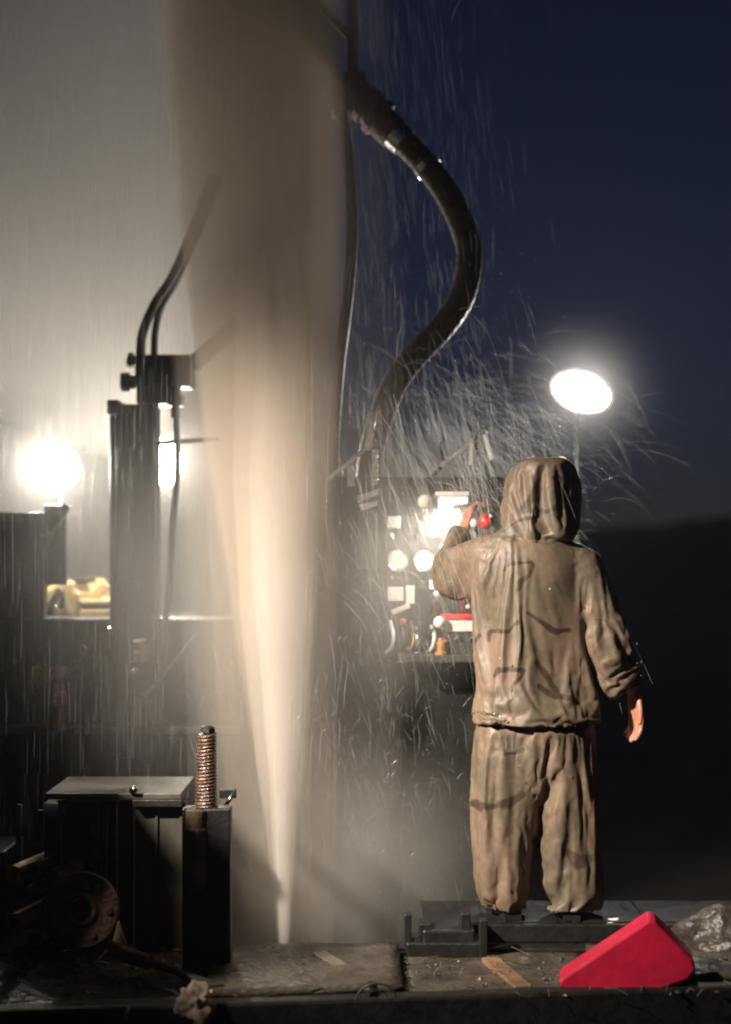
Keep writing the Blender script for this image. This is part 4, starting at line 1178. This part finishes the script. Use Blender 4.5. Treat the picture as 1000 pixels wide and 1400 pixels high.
soft_cloud(P(480, 1190, 5.72), (0.62, 0.26, 0.62), 2.6, 'low mist drifting around the foot of the jet', 1.3)
soft_cloud(P(535, 770, 5.72), (0.50, 0.16, 0.70), 2.2, 'fine spray mist in front of the control stand', 1.3)
soft_cloud(P(215, 830, 6.0), (0.80, 0.34, 1.05), 1.0, 'thin mist in front of the truck body and mast leg', 1.3)

# drops thrown off the jet, most drawn out into long motion streaks
def strand(mb, p0, v0, T, r, segs=6, g=9.8):
    pts = [p0 + v0 * (T * i / segs) + Vector((0, 0, -0.5 * g * (T * i / segs) ** 2)) for i in range(segs + 1)]
    mb.tube(pts, [r * (0.35 + 0.65 * math.sin(math.pi * (i + 0.4) / (segs + 0.8))) for i in range(segs + 1)], 3, False)
rnd = random.Random(21)
mb = MB()
# fans of strands falling right over the control stand and the driller's hood
for k in range(2600):
    x = rnd.gauss(0.38, 0.21)
    z = rnd.gauss(1.66, 0.27) - max(0, x - 0.4) * 0.35
    y = rnd.uniform(5.3, 6.9)
    p = Vector((x, y, z))
    strand(mb, p, Vector((rnd.uniform(0.1, 1.3), rnd.uniform(-0.3, 0.3), rnd.uniform(-2.8, 0.6))), rnd.uniform(0.04, 0.12), rnd.uniform(0.00025, 0.0008))
# arcs off the top of the rail, in the light of the floodlight
for k in range(420):
    p = P(rnd.gauss(665, 75), rnd.gauss(580, 45), rnd.uniform(5.7, 6.9))
    strand(mb, p, Vector((rnd.uniform(0.6, 2.0), 0, rnd.uniform(-1.0, 0.9))), rnd.uniform(0.05, 0.17), rnd.uniform(0.0002, 0.0006), 9)
# drops between the hose and the jet, falling
for k in range(800):
    p = P(rnd.gauss(535, 80), rnd.uniform(-40, 760), rnd.uniform(5.6, 7.0))
    strand(mb, p, Vector((rnd.uniform(-0.1, 0.5), 0, rnd.uniform(-3.0, -1.2))), rnd.uniform(0.03, 0.08), rnd.uniform(0.0002, 0.00045), 3)
# low splash beside the jet
for k in range(900):
    p = Vector((rnd.gauss(-0.05, 0.28), rnd.uniform(5.35, 5.9), rnd.gauss(0.8, 0.4)))
    strand(mb, p, Vector((rnd.uniform(-0.3, 0.8), 0, rnd.uniform(-2.2, 1.2))), rnd.uniform(0.02, 0.07), rnd.uniform(0.0002, 0.0005), 5)
for k in range(700):
    p = P(rnd.gauss(620, 95), rnd.gauss(640, 130), rnd.uniform(5.3, 6.8)); r_ = rnd.uniform(0.0006, 0.0022)
    mb.add([p + Vector(q) * r_ for q in ((1, 0, 0), (0, 1, 0), (-1, 0, 0), (0, -1, 0), (0, 0, 1.4), (0, 0, -1.2))], [(0, 1, 4), (1, 2, 4), (2, 3, 4), (3, 0, 4), (1, 0, 5), (2, 1, 5), (3, 2, 5), (0, 3, 5)])
tag(mb.build('spray', 'water', smooth=True), 'motion streaks of fine drops flung off the jet over the controls and hood', 'spray', kind='stuff')
mb = MB()
for k in range(4600):  # each drop stretched into a short motion streak
    d = rnd.uniform(5.2, 8.2)
    p = P(rnd.gauss(140, 110), rnd.uniform(-80, 1150), d)
    strand(mb, p, Vector((rnd.uniform(-0.12, 0.05), 0, rnd.uniform(-4.0, -2.0))), rnd.uniform(0.02, 0.06), rnd.uniform(0.0002, 0.0005), 2)
tag(mb.build('falling_drops', 'rainw', smooth=True), 'motion streaks of falling water drops like rain in front of the lit mist', 'water drops', kind='stuff')
# beads of water on the hood and sleeve
mb = MB()
for x, y, dd, s in ((798, 671, 0.0, 0.010), (793, 652, 0.02, 0.006), (684, 980, -0.17, 0.006), (676, 976, -0.17, 0.004), (684, 900, -0.16, 0.004), (877, 905, 0.0, 0.006), (871, 880, 0.0, 0.005), (752, 805, -0.16, 0.004)):
    c = Q(x, y, dd)
    mb.lathe(c - Vector((0, 0, s)), (0.1, 0, 1), [(s * 0.5, 0), (s * 0.8, s * 0.5), (s * 0.7, s * 1.3), (s * 0.2, s * 2.2)], 8)
tag(mb.build('water_beads', 'water', smooth=True), 'beads of water clinging to the rain suit', 'water drops', kind='stuff')

# thin damp air round the whole place
hz = MB().box((0, 30, 7.0), (330, 330, 17.2)).build('haze', volume('damp night air', (0.95, 0.95, 0.97), 0.002, 0.6))
tag(hz, 'thin damp night air around the rig', 'haze', kind='stuff')
